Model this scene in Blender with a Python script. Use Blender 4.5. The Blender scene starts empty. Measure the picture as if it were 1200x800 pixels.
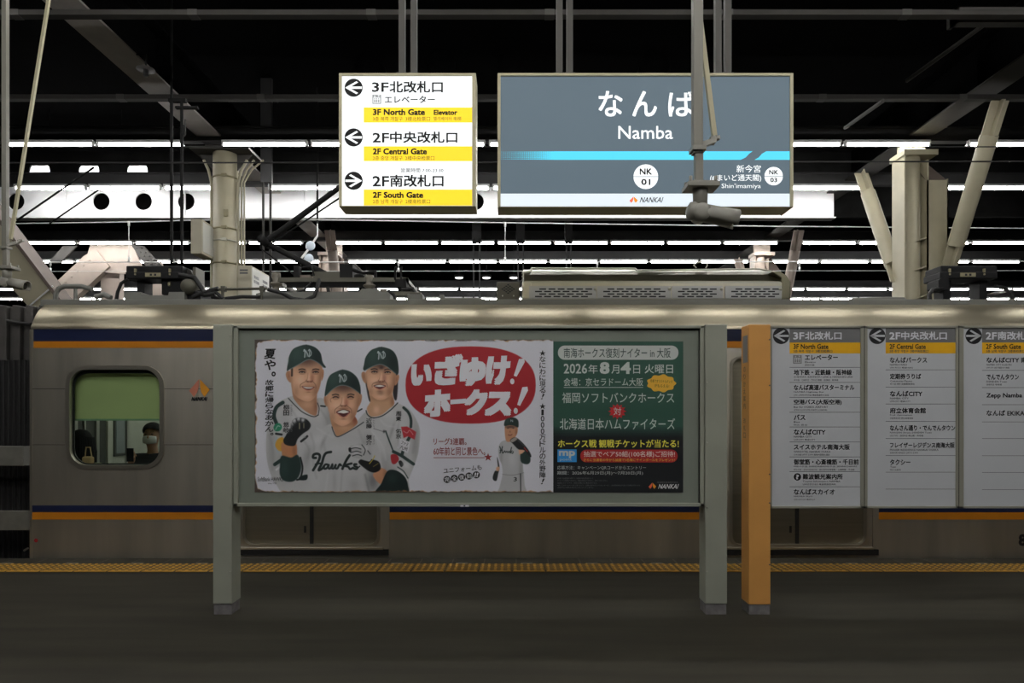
import bpy, math, random
import numpy as np
from mathutils import Vector, Matrix

random.seed(7)
RNG = np.random.default_rng(11)
SC = bpy.context.scene
COL = SC.collection
PI = math.pi

# ------------------------------------------------------------------ camera
F = 772.0            # focal length in pixels of the 1200 px wide frame
EYE = 1.40           # eye height above the platform
HZ = 485.0           # row of the horizon
cam = bpy.data.cameras.new('camera')
cam.sensor_width = 36.0
cam.lens = 36.0 * F / 1200.0
cam.shift_y = (HZ - 400.0) / 1200.0
cam.clip_end = 200
camo = bpy.data.objects.new('camera', cam)
COL.objects.link(camo)
camo.location = (0, 0, EYE)
camo.rotation_euler = (PI / 2, 0, 0)
SC.camera = camo

# ------------------------------------------------------------------ light and exposure
LAMP = 54.0           # emission of the fluorescent tubes
SIGN = 1.0           # emission of the lit sign faces
CABIN = 6.0          # lamps inside the train
SC.view_settings.view_transform = 'Standard'
SC.view_settings.look = 'None'
SC.view_settings.gamma = 1.0
SC.view_settings.use_curve_mapping = False
SC.view_settings.exposure = 0.0
SC.cycles.use_denoising = True
SC.cycles.max_bounces = 6
SC.cycles.diffuse_bounces = 3
SC.cycles.glossy_bounces = 4
SC.cycles.sample_clamp_indirect = 4.0
world = bpy.data.worlds.new('world')
SC.world = world
world.use_nodes = True
world.node_tree.nodes['Background'].inputs[0].default_value = (0.9, 0.95, 1.0, 1)
world.node_tree.nodes['Background'].inputs[1].default_value = 0.001

KV = 0.55           # display value of a white surface facing the platform


def lin(c):
    c = c / 255.0
    return c / 12.92 if c <= 0.04045 else ((c + 0.055) / 1.055) ** 2.4


def L3(r, g, b):
    return (lin(r), lin(g), lin(b))


def A3(r, g, b, k=KV):
    return tuple(min(0.92, lin(v) / k) for v in (r, g, b))


def X_(px, Y):
    return (px - 600.0) / F * Y


def Z_(py, Y):
    return EYE + (HZ - py) / F * Y


def P(px, py, Y):
    return Vector((X_(px, Y), Y, Z_(py, Y)))


# ------------------------------------------------------------------ materials
MATS = {}


def mat(name, rgb, rough=0.6, metal=0.0, var=0.08, scale=6.0, spec=0.5, stretch=None, bump=0.0, coat=0.0, aniso=0.0):
    if name in MATS:
        return MATS[name]
    m = bpy.data.materials.new(name)
    m.use_nodes = True
    nt = m.node_tree
    b = nt.nodes['Principled BSDF']
    b.inputs['Roughness'].default_value = rough
    b.inputs['Metallic'].default_value = metal
    b.inputs['Specular IOR Level'].default_value = spec
    b.inputs['Coat Weight'].default_value = coat
    b.inputs['Coat Roughness'].default_value = 0.08
    tc = nt.nodes.new('ShaderNodeTexCoord')
    mp = nt.nodes.new('ShaderNodeMapping')
    if stretch:
        mp.inputs['Scale'].default_value = stretch
    nz = nt.nodes.new('ShaderNodeTexNoise')
    nz.inputs['Scale'].default_value = scale
    nz.inputs['Detail'].default_value = 5
    rp = nt.nodes.new('ShaderNodeValToRGB')
    e = rp.color_ramp.elements
    e[0].position, e[1].position = 0.3, 0.7
    e[0].color = tuple(max(0, c * (1 - var)) for c in rgb) + (1,)
    e[1].color = tuple(min(1, c * (1 + var)) for c in rgb) + (1,)
    nt.links.new(tc.outputs['Object'], mp.inputs['Vector'])
    nt.links.new(mp.outputs[0], nz.inputs['Vector'])
    nt.links.new(nz.outputs['Fac'], rp.inputs[0])
    nt.links.new(rp.outputs[0], b.inputs['Base Color'])
    if bump:
        bp = nt.nodes.new('ShaderNodeBump')
        bp.inputs['Strength'].default_value = bump
        bp.inputs['Distance'].default_value = 0.01
        nt.links.new(nz.outputs['Fac'], bp.inputs['Height'])
        nt.links.new(bp.outputs[0], b.inputs['Normal'])
    if aniso:
        # metal brushed along the length of the car
        b.inputs['Anisotropic'].default_value = aniso
        b.inputs['Anisotropic Rotation'].default_value = 0.25
        tg = nt.nodes.new('ShaderNodeCombineXYZ')
        tg.inputs[0].default_value = 1.0
        nt.links.new(tg.outputs[0], b.inputs['Tangent'])
    MATS[name] = m
    return m


def emit(name, rgb, strength, gloss=True):
    if name in MATS:
        return MATS[name]
    m = bpy.data.materials.new(name)
    m.use_nodes = True
    b = m.node_tree.nodes['Principled BSDF']
    b.inputs['Base Color'].default_value = tuple(c * 0.25 for c in rgb) + (1,)
    b.inputs['Roughness'].default_value = 0.35
    b.inputs['Emission Color'].default_value = tuple(rgb) + (1,)
    b.inputs['Emission Strength'].default_value = strength
    b.inputs['Specular IOR Level'].default_value = 0.12
    MATS[name] = m
    return m


def glass(name, tint=(0.9, 0.95, 0.92), ior=1.15):
    if name in MATS:
        return MATS[name]
    m = bpy.data.materials.new(name)
    m.use_nodes = True
    nt = m.node_tree
    nt.nodes.clear()
    out = nt.nodes.new('ShaderNodeOutputMaterial')
    mix = nt.nodes.new('ShaderNodeMixShader')
    tr = nt.nodes.new('ShaderNodeBsdfTransparent')
    gl = nt.nodes.new('ShaderNodeBsdfGlossy')
    fr = nt.nodes.new('ShaderNodeFresnel')
    fr.inputs['IOR'].default_value = ior
    gl.inputs['Roughness'].default_value = 0.02
    tr.inputs['Color'].default_value = tuple(tint) + (1,)
    nt.links.new(fr.outputs[0], mix.inputs[0])
    nt.links.new(tr.outputs[0], mix.inputs[1])
    nt.links.new(gl.outputs[0], mix.inputs[2])
    nt.links.new(mix.outputs[0], out.inputs[0])
    MATS[name] = m
    return m


# near things (colour as seen / light that falls on them)
M_asphalt = mat('dark asphalt', (0.0285, 0.0258, 0.0180), 0.78, 0, 0.22, 2.2, 0.25, (0.35, 3.0, 1.0), 0.15)
M_edge = mat('platform edge slab', (0.032, 0.030, 0.023), 0.75, 0, 0.2, 5, 0.25)
M_seam = mat('slab joint', (0.062, 0.057, 0.044), 0.8)
M_dash = mat('white edge mark', (0.16, 0.16, 0.14), 0.7, 0, 0.3, 30)
M_yellow = mat('yellow tactile tile', (0.18, 0.095, 0.011), 0.6, 0, 0.2, 9)
M_yellow_hi = mat('lighter yellow stud', (0.60, 0.34, 0.045), 0.5, 0, 0.25, 14)  # studs are a lighter yellow than the tile
M_post = mat('grey green painted steel', A3(120, 122, 111), 0.42, 0.0, 0.05, 4, 0.5)
M_alu = mat('aluminium trim', A3(132, 131, 120), 0.35, 0.35, 0.05, 8)
M_panelback = mat('grey green board backing', A3(95, 100, 92), 0.55, 0, 0.05, 3)
M_gapdark = mat('dark joint', (0.012, 0.012, 0.012), 0.8)
M_base = mat('grey post footing', A3(82, 80, 80), 0.8, 0, 0.25, 25)
M_orange = mat('orange painted steel', A3(172, 124, 66), 0.4, 0, 0.05, 4)
M_dirwhite = mat('white direction panel', A3(156, 158, 161), 0.22, 0, 0.03, 2, 0.5)
M_dirgrey = mat('dark grey header', A3(88, 88, 88), 0.3)
M_diryel = mat('amber band', A3(196, 142, 30), 0.3)
M_ink = mat('black ink', (0.012, 0.012, 0.014), 0.4)
M_inkgrey = mat('grey ink', (0.10, 0.10, 0.105), 0.5)
M_inkwhite = mat('white ink', A3(172, 172, 176), 0.5)
M_icongrey = mat('grey icon', A3(105, 105, 105), 0.4)
M_signframe = mat('olive sign frame', A3(150, 144, 118, 0.6), 0.45, 0.1, 0.05, 5)
M_cream = mat('cream painted steel', (0.42, 0.385, 0.275), 0.5, 0, 0.08, 3)
M_pink = mat('pinkish beige painted steel', (0.50, 0.42, 0.365), 0.55, 0, 0.1, 3)
M_brown = mat('brown painted flange', (0.16, 0.125, 0.105), 0.6, 0, 0.1, 4)
M_greybeam = mat('dark grey beam', (0.05, 0.047, 0.044), 0.75, 0, 0.18, 3)
M_litflange = mat('lit beam flange', (0.38, 0.353, 0.325), 0.7, 0, 0.12, 3)  # colour raised so the underside looks evenly lit
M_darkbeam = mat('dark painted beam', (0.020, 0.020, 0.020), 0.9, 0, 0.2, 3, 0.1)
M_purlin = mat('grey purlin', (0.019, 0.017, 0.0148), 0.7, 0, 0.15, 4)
M_duct = mat('grey lamp trunking', (0.045, 0.045, 0.047), 0.7, 0, 0.1, 4)
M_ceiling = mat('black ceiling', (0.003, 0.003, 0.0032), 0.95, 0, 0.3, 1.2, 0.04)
M_whitegirder = mat('white painted girder', (0.80, 0.80, 0.82), 0.55, 0, 0.02, 2)
M_pole = mat('taupe painted pole', (0.034, 0.031, 0.024), 0.5, 0, 0.06, 6)
M_cam = mat('grey camera housing', (0.30, 0.29, 0.25), 0.4, 0, 0.05, 9)
M_campole = mat('grey painted conduit', (0.23, 0.22, 0.185), 0.45, 0, 0.05, 9)
M_lens = mat('black lens glass', (0.01, 0.01, 0.012), 0.08)
M_housing = mat('white lamp housing', (0.75, 0.75, 0.75), 0.5)
M_tube = emit('glowing fluorescent tube', (1.0, 0.985, 0.955), LAMP)
M_down = emit('glowing downlight', (1.0, 0.99, 0.96), 3.0)
# train
M_steel = mat('brushed stainless side', (0.47, 0.44, 0.375), 0.40, 0.85, 0.16, 2.2, 0.5, (1.8, 1.0, 0.22), aniso=0.6)
M_steel_hi = mat('polished stainless trim', (0.50, 0.47, 0.40), 0.30, 0.85, 0.05, 5)
M_shoulder = mat('brushed roof shoulder', (0.52, 0.47, 0.345), 0.28, 0.92, 0.02, 2, aniso=0.80)
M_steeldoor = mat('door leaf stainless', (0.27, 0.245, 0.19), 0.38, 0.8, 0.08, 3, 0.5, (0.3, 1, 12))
M_seamdark = mat('dark panel seam', (0.03, 0.028, 0.024), 0.8)
M_gutter = mat('grey roof gutter', (0.20, 0.20, 0.18), 0.6, 0.1, 0.06, 3)
M_roof = mat('grey roof covering', (0.13, 0.13, 0.12), 0.8, 0, 0.1, 3)
M_blue = mat('navy stripe', (0.012, 0.018, 0.058), 0.3, 0, 0.05, 5)
M_stripe = mat('orange stripe', (0.60, 0.22, 0.014), 0.3, 0, 0.05, 5)
M_rubber = mat('black rubber', (0.010, 0.010, 0.010), 0.6, 0, 0.2, 20)
M_bellows = mat('dirty grey bellows', (0.060, 0.056, 0.052), 0.7, 0, 0.3, 5)
M_plate = mat('grey safety plate', (0.20, 0.195, 0.17), 0.5, 0.3, 0.12, 12)
M_blind = mat('green window blind', (0.47, 0.52, 0.235), 0.8, 0, 0.06, 3)
M_blindbar = mat('green blind bar', (0.20, 0.33, 0.20), 0.5)
M_cabinwall = mat('pale cabin panel', (0.42, 0.44, 0.38), 0.6)
M_cabindark = mat('dark cabin door', (0.06, 0.065, 0.06), 0.4)
M_cabinsteel = mat('cabin stainless', (0.45, 0.45, 0.43), 0.35, 0.7)
M_cabinfloor = mat('cabin floor', (0.12, 0.12, 0.11), 0.7)
M_cabinglass = mat('grey cabin window', (0.22, 0.25, 0.26), 0.2)
M_seat = mat('dark seat moquette', (0.03, 0.035, 0.045), 0.9)
M_cabinlamp = emit('cabin lamp', (1.0, 0.97, 0.9), CABIN)
M_glass = glass('window glass')
M_blackbox = mat('black equipment box', (0.011, 0.011, 0.012), 0.6, 0, 0.2, 8, 0.2)
M_blackarm = mat('black pantograph steel', (0.008, 0.008, 0.008), 0.7, 0, 0.2, 6, 0.2)
M_insul = mat('brown grey porcelain', (0.15, 0.135, 0.105), 0.35)
M_blueinsul = mat('pale blue glass insulator', (0.75, 0.83, 0.95), 0.15)
M_brass = mat('dull brass plate', (0.30, 0.27, 0.16), 0.5)
M_ac = mat('air conditioner casing', (0.50, 0.47, 0.37), 0.3, 0.85, 0.05, 3)
M_acroof = mat('air conditioner dark lid', (0.20, 0.19, 0.13), 0.28, 0.95, 0.08, 3)
M_acgrille = mat('pale grille plate', (0.42, 0.42, 0.42), 0.5, 0.3, 0.05, 6)
M_smallbox = mat('olive grey vent box', (0.08, 0.076, 0.056), 0.5, 0.2, 0.06, 6)
M_wirewhite = mat('bright bare wire', (0.9, 0.9, 0.9), 0.4, 0.0)
M_wiredark = mat('dark bare wire', (0.010, 0.010, 0.010), 0.6)
M_cabinet = mat('cream cabinet', (0.50, 0.46, 0.35), 0.5, 0, 0.04, 3)
M_cabinetlit = mat('lit cabinet side', (0.66, 0.66, 0.62), 0.5, 0, 0.03, 3)  # paler than the front: light on the side put into the colour
M_red = mat('red mark', (0.42, 0.02, 0.025), 0.5)
M_logopink = mat('coral logo petal', (0.62, 0.22, 0.14), 0.5)
M_logoorange = mat('orange logo petal', (0.72, 0.30, 0.015), 0.5)
M_skin = mat('skin', (0.42, 0.25, 0.17), 0.6)
M_hair = mat('black hair', (0.006, 0.006, 0.007), 0.75, 0, 0.2, 30, 0.15)
M_darkcloth = mat('dark jacket cloth', (0.014, 0.014, 0.018), 0.9)
M_palecloth = mat('pale yellow green cloth', (0.36, 0.38, 0.24), 0.9)
M_bag = mat('tan bag leather', (0.34, 0.22, 0.10), 0.7)
M_mask = mat('white face mask', (0.62, 0.64, 0.66), 0.8)
M_phone = mat('black phone', (0.008, 0.008, 0.01), 0.3)
# lit sign inks
E_white = emit('lit white face', (0.96, 0.99, 1.0), 1.05 * SIGN)
E_yellow = emit('lit yellow band', L3(252, 216, 48), 1.05 * SIGN)
E_slate = emit('lit slate face', L3(92, 107, 117), 0.98 * SIGN)
E_pale = emit('lit pale band', L3(226, 236, 243), 1.0 * SIGN)
E_cyan = emit('lit cyan bar', L3(88, 216, 244), 1.0 * SIGN)
E_blue = emit('lit blue bar', L3(92, 186, 240), 1.0 * SIGN)
E_dots = emit('lit cyan dots', L3(80, 160, 188), 1.0 * SIGN)
E_black = emit('lit black ink', (0.008, 0.008, 0.008), 0.9)
E_brown = emit('lit olive ink', L3(150, 124, 40), 0.9)
E_grey = emit('lit grey ink', L3(165, 168, 170), 0.9)
E_greytext = emit('lit dark grey ink', L3(90, 90, 92), 0.9)
E_orange = emit('lit orange petal', L3(240, 150, 40), 1.0)
E_coral = emit('lit coral petal', L3(235, 110, 80), 1.0)
# poster inks
Q = {}


def q(r, g, b):
    k = (r, g, b)
    if k not in Q:
        Q[k] = mat('printed ink %d %d %d' % k, A3(r, g, b), 0.35, 0, 0.02, 3)
    return Q[k]


# ------------------------------------------------------------------ mesh building
class MB:
    def __init__(self, default=None):
        self.v, self.f, self.m, self.s = [], [], [], []
        self.slots = []
        self.default = default

    def mi(self, m):
        m = m or self.default
        if m not in self.slots:
            self.slots.append(m)
        return self.slots.index(m)

    def add(self, verts, faces, m=None, smooth=False):
        o = len(self.v)
        k = self.mi(m)
        self.v += [tuple(p) for p in verts]
        for f in faces:
            self.f.append([i + o for i in f])
            self.m.append(k)
            self.s.append(smooth)
        return self

    def box(self, x0, x1, y0, y1, z0, z1, m=None):
        x0, x1 = min(x0, x1), max(x0, x1)
        z0, z1 = min(z0, z1), max(z0, z1)
        v = [(x0, y0, z0), (x1, y0, z0), (x1, y1, z0), (x0, y1, z0), (x0, y0, z1), (x1, y0, z1), (x1, y1, z1), (x0, y1, z1)]
        return self.add(v, [(0, 3, 2, 1), (4, 5, 6, 7), (0, 1, 5, 4), (1, 2, 6, 5), (2, 3, 7, 6), (3, 0, 4, 7)], m)

    def pbox(self, px0, py0, px1, py1, Y, depth, m=None):
        """box whose front face at distance Y covers the given rows and columns"""
        return self.box(X_(px0, Y), X_(px1, Y), Y, Y + depth, Z_(py1, Y), Z_(py0, Y), m)

    def prism(self, pts, y0, y1, m=None):
        """polygon of (x, z) points pushed from y0 to y1"""
        n = len(pts)
        a = sum(pts[i][0] * pts[(i + 1) % n][1] - pts[(i + 1) % n][0] * pts[i][1] for i in range(n))
        if a < 0:
            pts = pts[::-1]
        v = [(x, y0, z) for x, z in pts] + [(x, y1, z) for x, z in pts]
        f = [tuple(range(n)), tuple(range(2 * n - 1, n - 1, -1))]
        f += [(i, i + n, (i + 1) % n + n, (i + 1) % n) for i in range(n)]
        return self.add(v, f, m)

    def pprism(self, pts, Y, depth, m=None):
        return self.prism([(X_(a, Y), Z_(b, Y)) for a, b in pts], Y, Y + depth, m)

    def tube(self, pts, r, m=None, n=10, caps=True, smooth=True):
        pts = [Vector(p) for p in pts]
        rs = r if isinstance(r, (list, tuple)) else [r] * len(pts)
        v, f = [], []
        d0 = (pts[1] - pts[0]).normalized()
        up = Vector((0, 0, 1)) if abs(d0.z) < 0.9 else Vector((1, 0, 0))
        u = d0.cross(up).normalized()
        for i, p in enumerate(pts):
            if i == 0:
                d = d0
            elif i == len(pts) - 1:
                d = (pts[i] - pts[i - 1]).normalized()
            else:
                d = ((pts[i + 1] - p).normalized() + (p - pts[i - 1]).normalized()).normalized()
            u = (u - d * u.dot(d)).normalized()
            w = d.cross(u)
            for k in range(n):
                a = 2 * PI * k / n
                v.append(p + (u * math.cos(a) + w * math.sin(a)) * rs[i])
        for i in range(len(pts) - 1):
            for k in range(n):
                a, b = i * n + k, i * n + (k + 1) % n
                f.append((a, b, b + n, a + n))
        self.add(v, f, m, smooth)
        if caps:
            e = (len(pts) - 1) * n
            self.add(v[:n], [tuple(range(n - 1, -1, -1))], m)
            self.add(v[e:], [tuple(range(n))], m)
        return self

    def bar(self, a, b, w, h, m=None, up=(0, 1, 0)):
        """rectangular bar from a to b, w across, h along up"""
        a, b, up = Vector(a), Vector(b), Vector(up)
        d = (b - a).normalized()
        s = d.cross(up).normalized() * w / 2
        t = s.cross(d).normalized() * h / 2
        v = [a - s - t, a + s - t, a + s + t, a - s + t, b - s - t, b + s - t, b + s + t, b - s + t]
        return self.add(v, [(3, 2, 1, 0), (4, 5, 6, 7), (0, 1, 5, 4), (1, 2, 6, 5), (2, 3, 7, 6), (3, 0, 4, 7)], m)

    def lathe(self, prof, cx, cy, cz, m=None, n=20, axis='z', smooth=True):
        v, f = [], []
        for r, h in prof:
            for k in range(n):
                a = 2 * PI * k / n
                c, s = r * math.cos(a), r * math.sin(a)
                if axis == 'z':
                    v.append((cx + c, cy + s, cz + h))
                elif axis == 'y':
                    v.append((cx + c, cy + h, cz - s))
                else:
                    v.append((cx + h, cy + c, cz + s))
        for i in range(len(prof) - 1):
            for k in range(n):
                a, b = i * n + k, i * n + (k + 1) % n
                f.append((a, b, b + n, a + n))
        f.append(tuple(range(n - 1, -1, -1)))
        f.append(tuple(range((len(prof) - 1) * n, len(prof) * n)))
        return self.add(v, f, m, smooth)

    def ball(self, c, rx, ry, rz, m=None, n=20, k=12, R=None):
        v, f = [], []
        for i in range(k + 1):
            t = PI * i / k
            for j in range(n):
                a = 2 * PI * j / n
                p = Vector((rx * math.sin(t) * math.cos(a), ry * math.sin(t) * math.sin(a), rz * math.cos(t)))
                if R is not None:
                    p = R @ p
                v.append(Vector(c) + p)
        for i in range(k):
            for j in range(n):
                a, b = i * n + j, i * n + (j + 1) % n
                f.append((a, a + n, b + n, b))
        return self.add(v, f, m, True)

    def build(self, name, parent=None, bevel=0.0, seg=2):
        org = worldloc(parent)
        me = bpy.data.meshes.new(name)
        me.from_pydata([(p[0] - org[0], p[1] - org[1], p[2] - org[2]) for p in self.v], [], self.f)
        for s in self.slots:
            me.materials.append(s)
        me.polygons.foreach_set('material_index', self.m)
        me.polygons.foreach_set('use_smooth', self.s)
        me.update()
        o = bpy.data.objects.new(name, me)
        COL.objects.link(o)
        if parent is not None:
            o.parent = parent
        if bevel:
            b = o.modifiers.new('bevel', 'BEVEL')
            b.width = bevel
            b.segments = seg
            b.limit_method = 'ANGLE'
            b.angle_limit = math.radians(50)
        return o


def worldloc(o):
    x = Vector((0, 0, 0))
    while o is not None:
        x = x + Vector(o.location)
        o = o.parent
    return x


def tag(o, label, cat, group=None, kind=None):
    o['label'] = label
    o['category'] = cat
    if group:
        o['group'] = group
    if kind:
        o['kind'] = kind
    return o


def thing(name, loc, label, cat, group=None):
    o = bpy.data.objects.new(name, None)
    o.empty_display_size = 0.1
    o.location = loc
    COL.objects.link(o)
    return tag(o, label, cat, group)


def struct(o, label=None):
    o['kind'] = 'structure'
    if label:
        o['label'] = label
    return o


def copy_tree(o, loc):
    c = o.copy()
    COL.objects.link(c)
    c.location = loc
    for ch in o.children:
        d = ch.copy()
        COL.objects.link(d)
        d.parent = c
        for g in ch.children:
            e = g.copy()
            COL.objects.link(e)
            e.parent = d
    return c


# ------------------------------------------------------------------ flat shapes and lettering
def filled(outline, holes):
    """flat mesh of an outline with holes -> (points, faces)"""
    c = bpy.data.curves.new('outline', 'CURVE')
    c.dimensions = '2D'
    c.fill_mode = 'BOTH'
    for pts in [outline] + holes:
        s = c.splines.new('POLY')
        s.points.add(len(pts) - 1)
        for p, t in zip(s.points, pts):
            p.co = (t[0], t[1], 0, 1)
        s.use_cyclic_u = True
    o = bpy.data.objects.new('outline', c)
    me = o.to_mesh()
    v = [(p.co.x, p.co.y) for p in me.vertices]
    f = [list(p.vertices) for p in me.polygons]
    o.to_mesh_clear()
    bpy.data.objects.remove(o)
    bpy.data.curves.remove(c)
    return v, f


def holed_plate(mb, outline, holes, y0, y1, m=None):
    v, f = filled(outline, holes)
    sgn = 0
    for t in f:
        (ax, az), (bx, bz), (cx, cz) = (v[i] for i in t[:3])
        sgn += (bx - ax) * (cz - az) - (cx - ax) * (bz - az)
    if sgn < 0:
        f = [t[::-1] for t in f]
    mb.add([(x, y0, z) for x, z in v], f, m)
    mb.add([(x, y1, z) for x, z in v], [t[::-1] for t in f], m)
    for k, pts in enumerate([outline] + holes):
        n = len(pts)
        w = [(x, y0, z) for x, z in pts] + [(x, y1, z) for x, z in pts]
        mb.add(w, [(i, (i + 1) % n, (i + 1) % n + n, i + n) for i in range(n)], m)
    return mb


def rrect(x0, y0, x1, y1, r, n=6):
    pts = []
    for cx, cy, a0 in ((x1 - r, y1 - r, 0), (x0 + r, y1 - r, PI / 2), (x0 + r, y0 + r, PI), (x1 - r, y0 + r, 1.5 * PI)):
        for k in range(n + 1):
            a = a0 + PI / 2 * k / n
            pts.append((cx + r * math.cos(a), cy + r * math.sin(a)))
    return pts


def circ(cx, cy, r, n=28, ry=None):
    return [(cx + r * math.cos(2 * PI * k / n), cy + (ry or r) * math.sin(2 * PI * k / n)) for k in range(n)]


TXT = {}


def glyphs(s, bold, res=3, space=1.0):
    key = (s, bold, res, space)
    if key not in TXT:
        c = bpy.data.curves.new('lettering', 'FONT')
        c.body = s
        c.resolution_u = res
        c.align_x = 'CENTER'
        c.space_character = space
        o = bpy.data.objects.new('lettering', c)
        COL.objects.link(o)
        bpy.context.view_layer.update()
        me = o.to_mesh()
        v = np.array([(p.co.x, p.co.y) for p in me.vertices])
        f = [list(p.vertices) for p in me.polygons]
        o.to_mesh_clear()
        bpy.data.objects.remove(o)
        bpy.data.curves.remove(c)
        if bold > 0.003 and len(v):
            # heavier strokes: the outline laid down several times around itself
            k = 8 if bold >= 0.03 else 4
            vs, fs = [], []
            for i in range(k):
                a = 2 * PI * (i + (0.5 if k == 4 else 0)) / k
                fs += [[q_ + i * len(v) for q_ in t] for t in f]
                d_ = np.array([math.cos(a), math.sin(a)])
                if k == 8:
                    d_ = d_ / np.abs(d_).max()
                vs.append(v + d_ * bold * 1.2)
            v, f = np.concatenate(vs), fs
        TXT[key] = (v, f, len(v) // (k if bold > 0.003 and len(v) else 1))
    return TXT[key]


class Sheet:
    """draws flat printed marks on the plane at distance Y, in photo rows and columns"""

    def __init__(self, Y, step=0.0006):
        self.Y, self.mb, self.step = Y, MB(), step

    def y(self, lv):
        return self.Y - lv * self.step

    def poly(self, pts, m, lv=1):
        n = len(pts)
        a = sum(pts[i][0] * pts[(i + 1) % n][1] - pts[(i + 1) % n][0] * pts[i][1] for i in range(n))
        if a > 0:
            pts = pts[::-1]
        Y = self.Y
        self.mb.add([(X_(x, Y), self.y(lv), Z_(yy, Y)) for x, yy in pts], [tuple(range(n))], m)

    def rect(self, x0, y0, x1, y1, m, lv=1):
        self.poly([(x0, y0), (x1, y0), (x1, y1), (x0, y1)], m, lv)

    def circle(self, cx, cy, r, m, lv=1):
        self.poly(circ(cx, cy, r), m, lv)

    def text(self, s, x0, y0, x1, y1, m, bold=0.0, lv=2, shear=0.0, rot=0.0, res=2, space=1.0):
        v, f, one = glyphs(s, bold, res, space)
        if not len(v):
            return
        lift = np.arange(len(v)) // one * 0.00005
        lo, hi = v.min(0), v.max(0)
        w = v - lo
        w = w / np.maximum(hi - lo, 1e-6)
        px = x0 + w[:, 0] * (x1 - x0) + shear * (w[:, 1] - 0.5) * (y1 - y0)
        py = y1 - w[:, 1] * (y1 - y0)
        if rot:
            cx, cy = (x0 + x1) / 2, (y0 + y1) / 2
            c, s_ = math.cos(rot), math.sin(rot)
            dx, dy = px - cx, py - cy
            px, py = cx + dx * c + dy * s_, cy - dx * s_ + dy * c
        Y = self.Y
        self.mb.add([(X_(a, Y), self.y(lv) - l_, Z_(b, Y)) for a, b, l_ in zip(px, py, lift)], f, m)

    def vtext(self, s, x0, y0, x1, y1, m, bold=0.0, lv=2, shear=0.0):
        n = len(s)
        h = (y1 - y0) / n
        for i, ch in enumerate(s):
            if ch == ' ':
                continue
            a, b = y0 + i * h + 0.04 * h, y0 + (i + 1) * h - 0.04 * h
            if ch == '。':
                self.text(ch, x0 + 0.62 * (x1 - x0), a + 0.05 * h, x1, a + 0.5 * h, m, bold, lv)
            elif ch in '！!':
                self.text('!', x0 + 0.38 * (x1 - x0), a, x0 + 0.68 * (x1 - x0), b, m, bold, lv, 0.4)
            elif ch in '01':
                self.text(ch, x0 + (0.3 if ch == '1' else 0.2) * (x1 - x0), a, x1 - (0.3 if ch == '1' else 0.2) * (x1 - x0), b, m, bold, lv)
            else:
                self.text(ch, x0, a, x1, b, m, bold, lv, shear)

    def arrow_badge(self, cx, cy, r, disc, white, right=False, lv=1):
        self.circle(cx, cy, r, disc, lv)
        t = -1 if right else 1
        k = r / 10.7

        def M(pts):
            return [(cx + t * a * k, cy + b * k) for a, b in pts]
        self.poly(M([(-9.6, -0.2), (3.2, -7.6), (5.4, -6.2), (-3.2, -1.2), (-3.2, 1.2), (-9.6, 0.2)]), white, lv + 1)
        self.poly(M([(-9.6, 0.2), (-3.2, -1.2), (-3.2, 1.2), (5.4, 6.2), (3.2, 7.6)]), white, lv + 1)
        self.poly(M([(-3.4, -1.35), (9.8, -1.35), (9.8, 1.35), (-3.4, 1.35)]), white, lv + 1)

    def lift_icon(self, x0, y0, x1, y1, m, white, lv=1):
        w, h = x1 - x0, y1 - y0
        self.rect(x0, y0, x1, y1, m, lv)
        self.poly([(x0 + .28 * w, y0 + .08 * h), (x0 + .40 * w, y0 + .24 * h), (x0 + .16 * w, y0 + .24 * h)], white, lv + 1)
        self.poly([(x0 + .60 * w, y0 + .08 * h), (x0 + .84 * w, y0 + .08 * h), (x0 + .72 * w, y0 + .24 * h)], white, lv + 1)
        self.rect(x0 + .12 * w, y0 + .32 * h, x0 + .88 * w, y0 + .90 * h, white, lv + 1)
        for c in (0.28, 0.5, 0.72):
            self.circle(x0 + c * w, y0 + .45 * h, .07 * w, m, lv + 2)
            self.rect(x0 + (c - .08) * w, y0 + .55 * h, x0 + (c + .08) * w, y0 + .85 * h, m, lv + 2)

    def petals(self, cx, cy, w, h, left, right, lv=1):
        """two leaning petals of the railway emblem"""
        a, b = w / 2, h / 2
        self.poly([(cx - .02 * w, cy - b), (cx - a, cy + .15 * h), (cx - .27 * w, cy + b), (cx - .10 * w, cy + .22 * h), (cx - .03 * w, cy - .1 * h)], left, lv)
        self.poly([(cx + .02 * w, cy - b), (cx + a, cy + .1 * h), (cx + .24 * w, cy + b), (cx + .08 * w, cy + .22 * h), (cx + .03 * w, cy - .1 * h)], right, lv)

    def build(self, name, parent):
        return self.mb.build(name, parent)


# ================================================================== SETTING
YP = 4.60            # plane of the posts
YT = 6.42            # side of the train
EDGE = 6.40

b = MB(M_asphalt)
b.box(-16, 16, -4, 5.84, -0.3, 0)
struct(b.build('floor'), 'dark asphalt platform floor')

b = MB(M_edge)
b.box(-16, 16, 6.16, EDGE, -0.3, 0.0)
for k in range(-36, 37):
    x = k * 0.302 + 0.04
    b.box(x - 0.006, x + 0.006, 6.165, EDGE - 0.005, 0, 0.0012, M_seam)
for k in range(-22, 23):
    x = 0.14 + k * 0.61
    b.box(x - 0.055, x + 0.055, 6.172, 6.20, 0.0, 0.0020, M_dash)
b.box(-16, 16, EDGE - 0.3, EDGE, -1.3, -0.3)
struct(b.build('trim_1'), 'concrete slab strip along the platform edge')

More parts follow.
